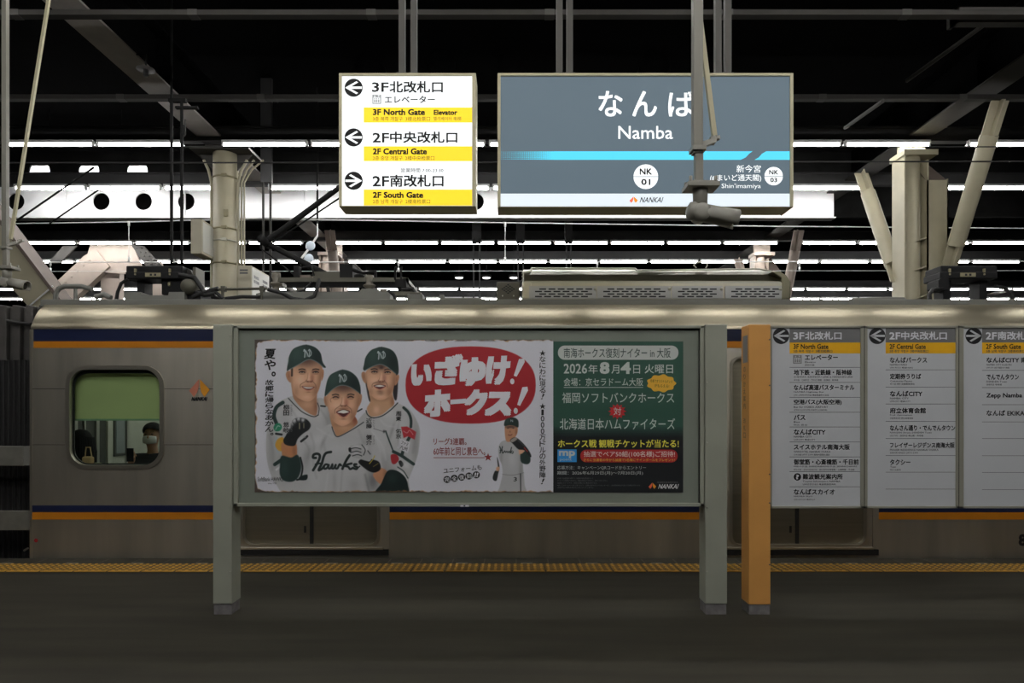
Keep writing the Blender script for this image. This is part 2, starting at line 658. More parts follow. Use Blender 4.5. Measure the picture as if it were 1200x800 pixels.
b = MB(M_yellow)
b.box(-16, 16, 5.84, 6.16, -0.3, 0.002)
for k in range(-28, 29):
    x0 = k * 0.30
    b.box(x0 - 0.003, x0 + 0.003, 5.84, 6.16, 0.002, 0.0026, M_gapdark)
    b.box(x0 + 0.012, x0 + 0.288, 5.848, 5.868, 0.002, 0.007, M_yellow_hi)
    for i in range(5):
        for j in range(5):
            cx, cy = x0 + 0.03 + 0.06 * i, 5.893 + 0.06 * j
            n = 8
            v = [(cx + 0.016 * math.cos(2 * PI * t / n), cy + 0.016 * math.sin(2 * PI * t / n), 0.002) for t in range(n)]
            v += [(cx + 0.010 * math.cos(2 * PI * t / n), cy + 0.010 * math.sin(2 * PI * t / n), 0.0075) for t in range(n)]
            b.add(v, [tuple(range(n, 2 * n))] + [(t, (t + 1) % n, (t + 1) % n + n, t + n) for t in range(n)], M_yellow_hi)
struct(b.build('trim_2'), 'yellow tactile paving strip with raised studs')

# track bed below the platform and the platform beyond the train
b = MB(M_darkbeam)
b.box(-25, 25, EDGE, 9.3, -1.4, -1.25)
struct(b.build('trim_3'), 'dark track bed under the train')
b = MB(M_edge)
b.box(-25, 25, 9.5, 13.4, -1.3, 0.0)
struct(b.build('trim_4'), 'platform beyond the train')
b = MB(M_ceiling)
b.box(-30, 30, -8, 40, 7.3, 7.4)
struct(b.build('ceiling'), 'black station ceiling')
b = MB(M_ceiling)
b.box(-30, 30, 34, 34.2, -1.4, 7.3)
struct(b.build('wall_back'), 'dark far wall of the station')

TZ = EYE + 4.2
BX = (-4.75, 6.40)
ROWS = [(-1.8, 'near'), (0.2, 'near'), (2.3, 'near'), (6.2, 'near'), (10.3, 'first'), (12.27, 'second'), (16.2, 'third'), (18.2, 'fourth'), (22.2, 'fifth'), (24.1, 'sixth')]  # the unseen near row before the board is placed to light the floor

# cross beams that run away from the platform above the columns
n = 0
for bx in BX + (-15.9, 17.5):
    b = MB(M_greybeam if bx == BX[1] else M_litflange)  # light and shade in the colour: right beam darkened, other undersides lightened
    w = 0.19
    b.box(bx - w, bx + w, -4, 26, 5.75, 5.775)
    b.box(bx - 0.02, bx + 0.02, -4, 26, 5.775, 6.42, M_ceiling)  # web coloured black for the shade above the flange
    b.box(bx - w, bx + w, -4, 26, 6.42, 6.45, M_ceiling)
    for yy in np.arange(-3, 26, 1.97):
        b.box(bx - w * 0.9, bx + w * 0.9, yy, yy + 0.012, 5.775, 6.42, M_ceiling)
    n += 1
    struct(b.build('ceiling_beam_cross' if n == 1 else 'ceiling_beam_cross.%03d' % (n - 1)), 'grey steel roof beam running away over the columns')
# purlins
for i, (Y, Z, h) in enumerate(((7.0, Z_(14, 7.0), 0.055), (8.9, Z_(113, 8.9), 0.06), (8.0, 6.75, 0.06), (14.3, 6.3, 0.06), (20.2, 6.2, 0.06))):
    b = MB(M_purlin)
    b.box(-26, 26, Y, Y + 0.09, Z - h / 2, Z + h / 2)
    for k in range(-8, 9):
        xx = k * 1.9 + 0.4
        b.box(xx - 0.05, xx + 0.05, Y - 0.004, Y + 0.094, Z - h / 2 - 0.004, Z + h / 2 + 0.004, M_greybeam)
    struct(b.build('ceiling_purlin' if i == 0 else 'ceiling_purlin.%03d' % i), 'thin grey purlin crossing the dark ceiling')
# lamp trunking
for i, (Y, _) in enumerate(ROWS):
    b = MB(M_duct)
    b.box(-26, 26, Y + 0.02, Y + 0.14, TZ + 0.075, TZ + 0.28)
    b.box(-26, 26, Y - 0.01, Y + 0.17, TZ + 0.28, TZ + 0.30)
    struct(b.build('ceiling_trunking' if i == 0 else 'ceiling_trunking.%03d' % i), 'grey trunking that carries a row of tube lamps')

# dark castellated beam over the second row with three bright openings
Yb = 12.33
hx = [(31, 56), (89, 114), (146, 171)]
holes = []
for a, c in hx:
    z0, z1 = Z_(205.5, Yb), Z_(192, Yb)
    x0, x1 = X_(a, Yb), X_(c, Yb)
    d = (x1 - x0) * 0.1
    zm = (z0 + z1) / 2
    holes.append([(x0, zm), (x0 + d * .3, z0 + .2 * (z1 - z0)), (x0 + d, z0), (x1 - d, z0), (x1 - d * .3, z0 + .2 * (z1 - z0)), (x1, zm), (x1 - d * .3, z1 - .2 * (z1 - z0)), (x1 - d, z1), (x0 + d, z1), (x0 + d * .3, z1 - .2 * (z1 - z0))])
b = MB(M_darkbeam)
holed_plate(b, [(-26, Z_(214, Yb)), (26, Z_(214, Yb)), (26, Z_(176, Yb)), (-26, Z_(176, Yb))], holes, Yb + 0.06, Yb + 0.09)
b.box(-26, 26, Yb - 0.02, Yb + 0.17, Z_(176, Yb), Z_(174, Yb))
struct(b.build('ceiling_beam_dark'), 'dark beam with three bright openings above the white girder')

# white girder with round holes
Yg = 13.0
holes = [circ(X_(x, Yg), Z_(236, Yg), 10 / F * Yg) for x in (-32, 18.5, 118.5, 168, 218, 457, 507, 557)]
b = MB(M_whitegirder)
holed_plate(b, [(-14, Z_(255.5, Yg)), (BX[1] - 0.05, Z_(255.5, Yg)), (BX[1] - 0.05, 6.55), (-14, 6.55)], holes, Yg, Yg + 0.03)
b.box(-14, BX[1] - 0.05, Yg - 0.09, Yg + 0.12, Z_(255.5, Yg) - 0.02, Z_(255.5, Yg))
for x in np.arange(-13.5, 6, 2.35):
    b.box(x, x + 0.012, Yg - 0.05, Yg, Z_(255.5, Yg), 6.55)
struct(b.build('ceiling_girder_white'), 'bright white girder with round holes')
b = MB(M_darkbeam)
b.box(-26, 26, 14.2, 14.3, Z_(262, 14.2) + 0.15, 6.5)
struct(b.build('ceiling_beam_back'), 'dark beam behind the white girder')

# ================================================================== COLUMNS
# left: round column with conduits
Yc = 10.3
cx = X_(264.5, Yc)
col = thing('column', (cx, Yc, 0), 'round cream steel column with conduits and bands beyond the train, left', 'column')
b = MB(M_cream)
R = 0.185
b.lathe([(R, 0), (R, 2.3), (R * 1.04, 2.31), (R * 1.04, 2.36), (R, 2.37), (R, 3.06), (R * 1.05, 3.07), (R * 1.05, 3.13), (R, 3.14), (R, 5.45)], cx, Yc, 0, n=32)
b.build('shaft', col)
b = MB(M_greybeam)
b.box(cx - 0.45, cx + 0.45, Yc - 0.25, Yc + 0.30, 5.45, 5.49)
b.box(cx - 0.42, cx - 0.12, Yc + 0.2, Yc + 0.30, 5.49, 5.75)
b.prism([(cx - 0.42, 5.45), (cx - R, 5.2), (cx + R, 5.2), (cx + 0.42, 5.45)], Yc - 0.012, Yc + 0.012)
b.build('capital', col)
for pz in (210, 270, 284, 310):
    b = MB(M_brass if pz != 284 else M_alu)
    z = Z_(pz, Yc)
    b.lathe([(R + 0.004, -0.012), (R + 0.012, -0.01), (R + 0.012, 0.01), (R + 0.004, 0.012)], cx, Yc, z, n=32)
    b.box(cx + 0.02, cx + 0.1, Yc - R - 0.03, Yc - R, z - 0.02, z + 0.02)
    b.build('strap', col)
for dx, r, z0, bend in ((0.215, 0.022, 0.0, 0.14), (0.268, 0.018, 0.9, 0.2), (0.31, 0.014, 2.3, 0.3), (-0.20, 0.02, 3.3, -0.12)):
    b = MB(M_cream)
    pts = [(cx + dx, Yc - 0.05, z0), (cx + dx, Yc - 0.05, 5.0), (cx + dx + bend * 0.4, Yc - 0.05, 5.2), (cx + dx + bend, Yc - 0.05, 5.35)]
    if z0 == 2.3:
        pts = [(cx + dx + 0.12, Yc - 0.05, 2.0), (cx + dx + 0.1, Yc - 0.05, 2.6), (cx + dx, Yc - 0.05, 3.0)] + pts[1:]
    b.tube(pts, r, n=10)
    b.build('conduit', col)
b = MB(M_brass)
b.pbox(262, 245, 267, 253, Yc - R - 0.01, 0.02)
b.build('number_plate', col)

# cabinet hung on the column's left
cab = thing('electrical_cabinet', (X_(230, 9.9), 9.9, Z_(297, 9.9)), 'cream electrical cabinet fixed to the left side of the round column', 'cabinet')
b = MB(M_cabinet)
b.pbox(223.5, 256.5, 236.5, 297, 9.8, 0.4)
b.build('casing', cab, 0.006)
b = MB(M_cabinetlit)  # thin sheet added to carry the painted light on this side
x = X_(236.5, 9.8)
b.box(x, x + 0.006, 9.83, 10.17, Z_(294, 9.8), Z_(259, 9.8))
b.build('lit_side', cab)
b = MB(M_cream)
b.box(x, cx - 0.15, 10.0, 10.06, Z_(284, 9.9), Z_(281, 9.9))
b.box(x, cx - 0.15, 10.0, 10.06, Z_(268, 9.9), Z_(265, 9.9))
b.build('bracket', cab)
# floor cabinet right of the column
Yk = 9.75
cab = thing('louvred_cabinet', (X_(287, Yk), Yk, 0), 'cream louvred cabinet standing right of the round column', 'cabinet')
b = MB(M_cabinet)
b.box(X_(279, Yk), X_(294.5, Yk), Yk, Yk + 0.72, 0, Z_(311, Yk))
b.build('casing', cab, 0.008)
b = MB(M_cabinetlit)  # pale sheet stands in for light falling on the cabinet's side
x = X_(294.5, Yk)
b.box(x, x + 0.006, Yk + 0.02, Yk + 0.70, 0.1, Z_(313, Yk))
b.build('lit_side_panel', cab)
b = MB(M_inkgrey)
for k in range(2):
    for r in range(2):
        b.box(x + 0.006, x + 0.009, Yk + 0.09 + k * 0.34, Yk + 0.28 + k * 0.34, Z_(313, Yk) - 0.14 - r * 0.07, Z_(313, Yk) - 0.10 - r * 0.07)
for r in range(2):
    b.box(X_(281, Yk), X_(290.5, Yk), Yk - 0.003, Yk, Z_(317.5 + 3.3 * r, Yk), Z_(315.5 + 3.3 * r, Yk))
b.build('louvre', cab)


def strut(root, p0, p1, r=0.115, m=None):
    """tube strut with slotted end plates"""
    p0, p1 = Vector(p0), Vector(p1)
    d = (p1 - p0).normalized()
    L = (p1 - p0).length
    b = MB(m)
    b.tube([p0 + d * L * 0.14, p1 - d * L * 0.20], r, n=20)
    s = b.build('strut', root)
    for a, c in ((p0, p0 + d * L * 0.30), (p1, p1 - d * L * 0.30)):
        e = MB(m)
        e.bar(a, c, 0.24, 0.016, up=(0, d.z, -d.y))
        e.bar(a, c, 0.016, 0.20, up=(0, d.z, -d.y))
        for t in (0.3, 0.45, 0.6):
            q0 = a + (c - a) * t
            e.lathe([(0.014, -0.02), (0.014, 0.0)], q0.x + 0.05, q0.y - 0.02, q0.z, n=8, axis='y')
        e.build('end_plate', s)


def y_column(X, Y, label, m, tube_m, wide=True):
    root = thing('braced_column', (X, Y, 0), label, 'column', None)
    b = MB(m)
    b.box(X - 0.30, X - 0.27, Y - 0.17, Y + 0.17, 0, 5.40)
    b.box(X - 0.27, X + 0.02, Y - 0.03, Y + 0.03, 0, 5.40)
    b.box(X - 0.27, X + 0.02, Y + 0.15, Y + 0.17, 0, 5.40)
    b.build('web', root, 0.004)
    b = MB(m)
    b.lathe([(0.15, 0), (0.15, 5.4)], X - 0.13, Y, 0, n=28)
    b.build('shaft', root)
    b = MB(m)
    b.box(X + 0.02, X + 0.34, Y - 0.22, Y - 0.20, 0, 4.98)
    b.box(X + 0.02, X + 0.04, Y - 0.22, Y + 0.17, 0, 5.3)
    b.box(X + 0.32, X + 0.34, Y - 0.22, Y + 0.17, 0, 5.0)
    b.add([(X + 0.02, Y - 0.2, 4.98), (X + 0.34, Y - 0.2, 4.98), (X + 0.25, Y + 0.17, 5.38), (X - 0.05, Y + 0.17, 5.38)], [(0, 1, 2, 3), (3, 2, 1, 0)], M_brown)
    b.build('box_flange', root)
    for z in (Z_(283, 10.3), Z_(316, 10.3), Z_(349, 10.3), 1.5):
        b = MB(m)
        b.prism([(X + 0.02, z), (X - 0.14, z - 0.05), (X + 0.02, z + 0.03)], Y - 0.2, Y - 0.05)
        b.build('stiffener', root)
    b = MB(m)
    b.box(X - 0.32, X + 0.2, Y - 0.2, Y + 0.2, 5.38, 5.46)
    b.box(X - 0.2, X + 0.2, Y + 0.12, Y + 0.2, 5.46, 5.75)
    b.build('head_block', root)
    strut(root, (X + 0.30, Y - 0.30, Z_(312, 10.0)), (X + 0.30, Y - 1.35, 5.68), 0.115, tube_m)
    strut(root, (X - 0.24, Y + 0.10, Z_(330, 10.4)), (X - 0.24, Y + 1.20, 5.6), 0.115, tube_m)
    return root


y_column(X_(1075, 10.3), 10.3, 'cream braced steel column with two tube struts right, beyond the train', M_cream, M_cream)
y_column(X_(1075, 10.3) + 0.05, 16.7, 'farther pinkish braced column seen right of the air conditioner', M_pink, M_pink)
y_column(-4.55, 16.7, 'farther pinkish braced column seen above the pantograph', M_pink, M_pink)

# left steel frames
Yd = 10.2
br = thing('frame_brace', (X_(35, Yd), Yd, Z_(357, Yd)), 'big cream sloping steel plate brace behind the train, at left edge', 'brace')
b = MB(M_cream)
b.pprism([(-40, 205), (4, 262), (66, 343), (72, 362), (36, 362), (4, 327), (-40, 285)], Yd, 0.03)
b.build('web_plate', br)
b = MB(M_brown)
a, c = P(-40, 203, Yd), P(74, 354, Yd)
b.bar(a + Vector((0, 0.1, 0)), c + Vector((0, 0.1, 0)), 0.05, 0.34)
b.build('flange', br)
b = MB(M_wirewhite)
b.tube([P(35, 358, Yd - 0.05), P(62, 335, Yd - 0.05)], 0.012, n=8)
b.build('edge_rod', br)
Yd = 16.75
br = thing('frame_joint', (X_(130, Yd), Yd, Z_(360, Yd)), 'farther pinkish bolted steel frame joint left of the round column', 'brace')
b = MB(M_pink)
b.pprism([(106, 286), (155, 286), (170, 322), (96, 318)], Yd, 0.05)
b.build('gusset', br)
b = MB(M_pink)
b.pprism([(112, 292), (98, 300), (50, 345), (62, 360), (84, 352), (128, 312)], Yd - 0.06, 0.2)
b.build('left_leg', br)
b = MB(M_greybeam)
b.pprism([(74, 288), (90, 288), (70, 308), (56, 308)], Yd - 0.1, 0.05)
b.build('splice_plate', br)
b = MB(M_greybeam)
b.pprism([(153, 286), (168, 288), (190, 312), (174, 316)], Yd - 0.1, 0.06)
for i in range(5):
    for j in range(2):
        p = P(160 + 4.6 * i + j * 6, 291 + 4.6 * i, Yd - 0.1)
        b.lathe([(0.02, -0.025), (0.02, 0)], p.x, p.y, p.z, n=8, axis='y')
b.build('splice_plate', br)
b = MB(M_pink)
for i in range(6):
    p = P(105 - 7 * i, 305 + 6.4 * i, Yd - 0.06)
    b.lathe([(0.02, -0.02), (0.02, 0)], p.x, p.y, p.z, n=8, axis='y')
b.build('bolt', br)
b = MB(M_pink)
b.pprism([(170, 318), (186, 306), (196, 352), (180, 356)], Yd, 0.2)
b.build('right_leg', br)
b = MB(M_pink)
b.pbox(118, 318, 140, 500, Yd + 0.1, 0.2)
b.box(X_(116, Yd), X_(142, Yd), Yd + 0.08, Yd + 0.32, -1.2, Z_(498, Yd))
b.build('post', br)

# ================================================================== LAMPS
SIGN_RECTS = [(397, 85, 558, 250), (583, 85, 931, 251)]


def hidden(px, py):
    return any(a - 5 < px < c + 5 and b_ < py < d for a, b_, c, d in SIGN_RECTS)


LL = 1.29
b = MB(M_housing)
proto = thing('tube_lamp', (0, 0, 0), 'lamp', 'lamp')
b.box(-LL / 2 - 0.02, LL / 2 + 0.02, -0.034, 0.034, 0.030, 0.075)
for sg in (-1, 1):
    b.add([(-LL / 2 - 0.02, sg * 0.034, 0.034), (LL / 2 + 0.02, sg * 0.034, 0.034), (LL / 2 + 0.02, sg * 0.078, 0.016), (-LL / 2 - 0.02, sg * 0.078, 0.016)], [(0, 1, 2, 3)])
    b.add([(-LL / 2 - 0.02, sg * 0.034, 0.037), (LL / 2 + 0.02, sg * 0.034, 0.037), (LL / 2 + 0.02, sg * 0.078, 0.019), (-LL / 2 - 0.02, sg * 0.078, 0.019)], [(3, 2, 1, 0)])
b.box(-LL / 2 - 0.02, -LL / 2 + 0.012, -0.02, 0.02, -0.025, 0.030)
b.box(LL / 2 - 0.012, LL / 2 + 0.02, -0.02, 0.02, -0.025, 0.030)
b.build('lamp_housing', proto)
b = MB(M_tube)
b.tube([(-LL / 2 + 0.012, 0, 0), (LL / 2 - 0.012, 0, 0)], 0.024, n=10)
b.build('glowing_tube', proto)
starts = [-4.51 + 1.39 * k for k in range(8)] + [7.15 + 1.39 * k for k in range(9)] + [-6.46 - 1.39 * k for k in range(10)]
starts.sort()
ORD = ['first', 'second', 'third', 'fourth', 'fifth', 'sixth', 'seventh', 'eighth', 'ninth', 'tenth', 'eleventh', 'twelfth', 'thirteenth', 'fourteenth', 'fifteenth', 'sixteenth', 'seventeenth', 'eighteenth', 'nineteenth', 'twentieth', 'twenty-first', 'twenty-second', 'twenty-third', 'twenty-fourth', 'twenty-fifth', 'twenty-sixth', 'twenty-seventh', 'twenty-eighth', 'twenty-ninth', 'thirtieth']
ROWTEXT = {'first': 'topmost lamp row', 'second': 'second lamp row, above the white girder', 'third': 'third lamp row, below the white girder', 'fourth': 'fourth lamp row from the top', 'fifth': 'fifth lamp row from the top', 'sixth': 'lowest lamp row above the train'}
first = True
for Y, row in ROWS:
    lim = 8.5 if row == 'near' else 600 / F * Y + 0.3
    k = hid = 0
    for s in starts:
        x = s + LL / 2
        if abs(x) > lim:
            continue
        if first:
            lamp = proto
            lamp.location = (x, Y, TZ)
            first = False
        else:
            lamp = copy_tree(proto, (x, Y, TZ))
        lamp.scale.x = 0.9 if row == 'near' else 1.0
        if row == 'near':
            tag(lamp, 'fluorescent tube lamp over the viewer\'s own platform, above the photo', 'lamp', 'tube lamps over the near platform')
        else:
            px, py = 600 + x * F / Y, HZ - 4.2 * F / Y
            if hidden(px, py):
                tag(lamp, 'tube lamp covered by a hanging sign, ' + ROWTEXT[row], 'lamp', 'tube lamps of the %s row' % row)
            else:
                tag(lamp, 'white tube lamp, %s from left in %s' % (ORD[k], ROWTEXT[row]), 'lamp', 'tube lamps of the %s row' % row)
                k += 1
for i, px in enumerate((59, 142)):  # added lamps, out of sight, that brighten the beam openings
    lamp = copy_tree(proto, (X_(px, 12.75), 12.75, 6.42))
    lamp.scale.x = 1.0
    tag(lamp, 'added unseen lamp behind the dark beam, lighting the %s bright openings' % ('two left', 'right')[i], 'lamp', 'added lamps behind the beam openings')
    b = MB(M_darkbeam)
    b.box(lamp.location.x - 0.01, lamp.location.x + 0.01, 12.74, 12.76, 6.49, 7.31)
    b.build('hanger_rod', lamp)
# far downlights
for i, px in enumerate((538, 570, 602)):
    Y = 23.0
    p = P(px, 326, Y)
    d = thing('downlight', p, 'small round downlight low above the train roof, %s of three' % ('left', 'middle', 'right')[i], 'lamp', 'far downlights')
    b = MB(M_down)
    b.lathe([(0.12, 0.0), (0.14, 0.02)], p.x, p.y, p.z, n=20)
    b.build('diffuser', d)
    b = MB(M_duct)
    b.lathe([(0.17, 0.02), (0.17, 0.12)], p.x, p.y, p.z, n=20)
    b.box(p.x - 0.01, p.x + 0.01, p.y - 0.01, p.y + 0.01, p.z + 0.12, 7.31)
    b.build('ring', d)

# ================================================================== OVERHEAD WIRES AND HANGERS
def wire(name, pts, r, m, label, drops=None):
    o = thing(name, pts[0], label, 'wire')
    b = MB(m)
    b.tube(pts, r, n=6)
    b.build('strand', o)
    for a, c in drops or []:
        e = MB(m)
        e.tube([a, c], r * 0.7, n=6)
        e.lathe([(r * 2, -r * 4), (r * 2, r * 4)], a[0], a[1], a[2] - r * 3, n=8)
        e.lathe([(r * 2, -r * 4), (r * 2, r * 4)], c[0], c[1], c[2] + r * 3, n=8)
        e.build('dropper', o)
    return o


Yw = 7.85
wire('overhead_wire', [P(-100, 172, Yw), P(1300, 172, Yw)], 0.007, M_wiredark, 'dark upper wire over the train, crossing in front of the right column')
wire('overhead_wire', [P(-100, 191, Yw), P(1300, 189, Yw)], 0.009, M_wiredark, 'dark lower wire over the train, crossing in front of the right column')
Yw = 13.9 - 2.2
wire('bright_wire', [P(-60, 263, Yw), P(152, 260, Yw), P(300, 256, Yw), P(592, 261, Yw), P(900, 265, Yw), P(1260, 268, Yw)], 0.010, M_wirewhite, 'upper thin bright wire under the white girder with hanging droppers',
     [(P(151, 260, Yw), P(151, 306, Yw)), (P(592, 261, Yw), P(592, 306, Yw))])
wire('bright_wire', [P(-60, 307, Yw), P(600, 307, Yw), P(1260, 306, Yw)], 0.009, M_wirewhite, 'lower thin bright wire just above the roof equipment',
     [(P(59, 307, Yw), P(59, 318, Yw)), (P(467, 307, Yw), P(467, 318, Yw)), (P(700, 307, Yw), P(700, 318, Yw)), (P(937, 307, Yw), P(937, 317, Yw))])
wire('bright_wire', [P(-60, 318, Yw), P(1260, 317, Yw)], 0.005, M_wirewhite, 'lowest hair thin bright wire along the roof equipment')
wire('stay_wire', [P(20, 258, 9.4), P(110, 196, 9.4)], 0.013, M_blackarm, 'black slanting stay rod, upper of two at far left')
wire('stay_wire', [P(58, 262, 9.4), P(116, 222, 9.4)], 0.011, M_blackarm, 'black slanting stay rod, lower of two at far left')

Yh = 8.6
h = thing('hanger_pair', (X_(207, Yh), Yh, Z_(310, Yh)), 'pair of thin black hanger rods above the left black roof box', 'hanger')
for px in (201, 213):
    b = MB(M_blackarm)
    b.tube([P(px, 118, Yh), P(px, 308, Yh)], 0.021, n=8)
    b.build('rod', h)
b = MB(M_blackarm)
b.pbox(197, 115, 217, 119, Yh - 0.02, 0.05)
b.pbox(205, 124, 231, 126.5, Yh - 0.02, 0.05)
b.box(X_(200, Yh), X_(202, Yh), Yh - 0.012, Yh + 0.012, Z_(118, Yh), 7.31)
b.build('top_bracket', h)
b = MB(M_purlin)
b.tube([P(217, 140, Yh), P(217, 158, Yh), P(214, 160, Yh)], 0.01, n=6)
b.build('hook', h)
Yh = 11.6
h = thing('hanger_pair', (X_(313, Yh), Yh, Z_(345, Yh)), 'pair of thin grey hanger rods behind the pantograph knee', 'hanger')
for px in (308.5, 317):
    b = MB(M_purlin)
    b.tube([P(px, 212, Yh), P(px, 350, Yh)], 0.022, n=8)
    b.build('rod', h)
b = MB(M_duct)
b.box(X_(306, Yh), X_(319, Yh), Yh - 0.03, Yh + 0.03, Z_(214, Yh), 7.31)
b.build('top_bracket', h)
for i, (pa, pb) in enumerate(((555, 562), (607, 613), (664, 669))):
    Yh = 15.0
    h = thing('hanger_pair', (X_(pa, Yh), Yh, Z_(352, Yh)), 'faint thin hanger rods in the dark, %s' % ('left of the vent box', 'right of the vent box', 'above the air conditioner')[i], 'hanger')
    for px in (pa, pb):
        b = MB(M_duct)
        b.tube([P(px, 280, Yh), P(px, 352, Yh)], 0.02, n=6)
        b.build('rod', h)
    b = MB(M_duct)
    b.box(X_(pa - 2, Yh), X_(pb + 2, Yh), Yh, Yh + 0.04, Z_(285, Yh), 7.31)
    b.build('top_bracket', h)

# glass insulators beyond the pantograph
Yi = 11.9
ins = thing('glass_insulator', P(363, 295, Yi), 'pale blue glass insulator hanging beside the pinkish column', 'insulator')
for k, (px, py) in enumerate(((364, 288), (362, 303))):
    b = MB(M_blueinsul)
    p = P(px, py, Yi)
    b.lathe([(0.02, -0.05), (0.075, -0.035), (0.088, -0.01), (0.05, 0.02), (0.025, 0.05)], p.x, p.y, p.z, n=20, axis='y')
    b.build('disc', ins)
b = MB(M_wirewhite)
b.tube([P(349, 308, Yi), P(363, 290, Yi), P(372, 276, Yi)], 0.02, n=8)
b.tube([P(352, 310, Yi), P(362, 304, Yi)], 0.016, n=8)
b.tube([P(372, 276, Yi), P(372, 262, Yi)], 0.012, n=6)
b.build('yoke', ins)
b = MB(M_darkbeam)
b.box(X_(371, Yi), X_(373, Yi), Yi - 0.015, Yi + 0.015, Z_(262, Yi), 7.31)
b.build('hanger_rod', ins)

# ceiling odds and ends
b = MB(M_greybeam)
b.box(X_(1120, 7.2), 13, 7.2, 7.3, Z_(26, 7.2), Z_(8, 7.2))
b.box(X_(1120, 7.2), X_(1120, 7.2) + 0.04, 7.2, 7.35, Z_(26, 7.2), Z_(8, 7.2))
struct(b.build('ceiling_duct'), 'dark grey duct in the upper right corner')
for i, (a, c) in enumerate((((1152, 30), (1062, 95)), ((1035, 118), (990, 150)))):
    b = MB(M_greybeam)
    b.tube([P(a[0], a[1], 7.6 + i), P(c[0], c[1], 8.6 + i)], 0.025, n=8)
    struct(b.build('ceiling_pipe' if i == 0 else 'ceiling_pipe.001'), 'faint pipe in the dark ceiling at right')
for i, px in enumerate((432, 517, 600, 768)):
    p = P(px, 75, 9.2)
    b = MB(M_ceiling)
    b.lathe([(0.2, 0), (0.2, 0.4)], p.x, p.y, p.z, n=20, axis='y')
    struct(b.build('ceiling_duct_end' if i == 0 else 'ceiling_duct_end.%03d' % i), 'dark round duct end')
sp = thing('loudspeaker', P(171, 82, 8.0), 'small dark loudspeaker clipped under the sloping roof beam', 'loudspeaker')
b = MB(M_greybeam)
p = P(171, 79, 8.0)
b.lathe([(0.03, 0.06), (0.10, 0.03), (0.105, 0.02)], p.x, p.y, p.z - 0.05, n=20)
b.build('horn', sp)
b = MB(M_darkbeam)
b.lathe([(0.03, -0.1), (0.03, -0.02)], p.x, p.y, p.z, n=12)
b.tube([(p.x, p.y, p.z), (p.x, p.y, 5.765), (-4.62, p.y, 5.765)], 0.012, n=8)
b.build('stem', sp)

# ================================================================== TRAIN
XL = X_(36.5, YT)
XR = 8.6
train = thing('train_car', (2.0, 7.8, -1.2), 'stainless commuter train car with navy and orange stripes at the platform', 'train')


def tz(py):
    return Z_(py, YT)


def tx(px):
    return X_(px, YT)


WIN = [(80, 190), (520, 630), (672, 782), (1118, 1228)]
DOORS = [(363.5, 80), (936.5, 80), (1509, 80)]
wy0, wy1, wr = 430.5, 547, 21
holes = []
for a, c in WIN:
    holes.append(rrect(tx(a), tz(wy1), tx(c), tz(wy0), wr / 120.2, 8))
for c, hw in DOORS:
    if tx(c + hw) > XR:
        continue
    holes.append(rrect(tx(c - hw), tz(641), tx(c + hw), tz(418), 12 / 120.2, 6))
b = MB(M_steel)
holed_plate(b, [(XL, -0.35), (XR, -0.35), (XR, tz(385)), (XL, tz(385))], holes, YT, YT + 0.03)
b.build('body_side', train)
# seam beads
b = MB(M_steel_hi)
for py in (455, 520.5):
    segs = [(36.5, 78), (192, 278), (451, 518), (632, 670), (784, 850), (1027, 1116), (1230, 1400)]
    for a, c in segs:
        b.box(tx(a), min(tx(c), XR), YT - 0.004, YT + 0.001, tz(py + 0.1), tz(py - 0.5))
        b.box(tx(a), min(tx(c), XR), YT - 0.001, YT + 0.001, tz(py + 0.7), tz(py + 0.1), M_seamdark)
b.box(tx(450.5), tx(451.5), YT - 0.002, YT + 0.001, tz(648), tz(410))
b.build('panel_seam', train)
b = MB(M_steel_hi)
b.box(XL - 0.012, XL + 0.012, YT - 0.004, YT + 0.05, -0.3, tz(386))
b.build('corner_post', train)
# shoulder
prof = []
for k in range(25):
    a = math.radians(20 + 42 * k / 24)
    prof.append((YT + 0.015 + 0.44 * (math.cos(math.radians(20)) - math.cos(a)), tz(379) + 0.43 * (math.sin(a) - math.sin(math.radians(20)))))
prof = [(YT - 0.006, tz(385.5)), (YT - 0.006, tz(383)), (YT + 0.001, tz(381))] + prof
b = MB(M_shoulder)
v = [(XL, y, z) for y, z in prof] + [(XR, y, z) for y, z in prof]
n = len(prof)
b.add(v, [(i, i + n, i + n + 1, i + 1) for i in range(n - 1)], None, True)
b.build('roof_shoulder', train)
yS, zS = prof[-1]
# gutter
b = MB(M_gutter)
zg0, zg1 = Z_(358.5, yS - 0.03), Z_(350.5, yS - 0.03)
b.box(XL - 0.05, XR, yS - 0.03, yS + 0.02, zg0, zg1)
b.build('gutter', train, 0.006)
# roof
b = MB(M_roof)
rp = [(yS, zg0), (yS + 0.02, zg1 - 0.02), (7.3, zg1 + 0.02), (7.8, zg1 + 0.035), (8.3, zg1 + 0.02), (9.0, zg1 - 0.02), (9.18, tz(381)), (9.2, tz(385)), (9.2, -0.35)]
v = [(XL, y, z) for y, z in rp] + [(XR, y, z) for y, z in rp]
n = len(rp)
b.add(v, [(i, i + n, i + n + 1, i + 1) for i in range(n - 1)])
b.build('roof', train)
# stripes
b = MB(M_blue)
y0 = YT - 0.002
for (u, w, m_) in ((385.5, 399.8, M_blue), (399.8, 407.5, M_stripe), (592, 600, M_blue), (600, 608.5, M_stripe)):
    segs = [(39.5 if u < 500 else 37.5, 1400)] if u < 500 else [(37.5, 276), (451.5, 851), (1028, 1400)]
    for a, c in segs:
        b.box(tx(a), min(tx(c), XR), y0, YT, tz(w), tz(u), m_)
b.build('stripe', train)
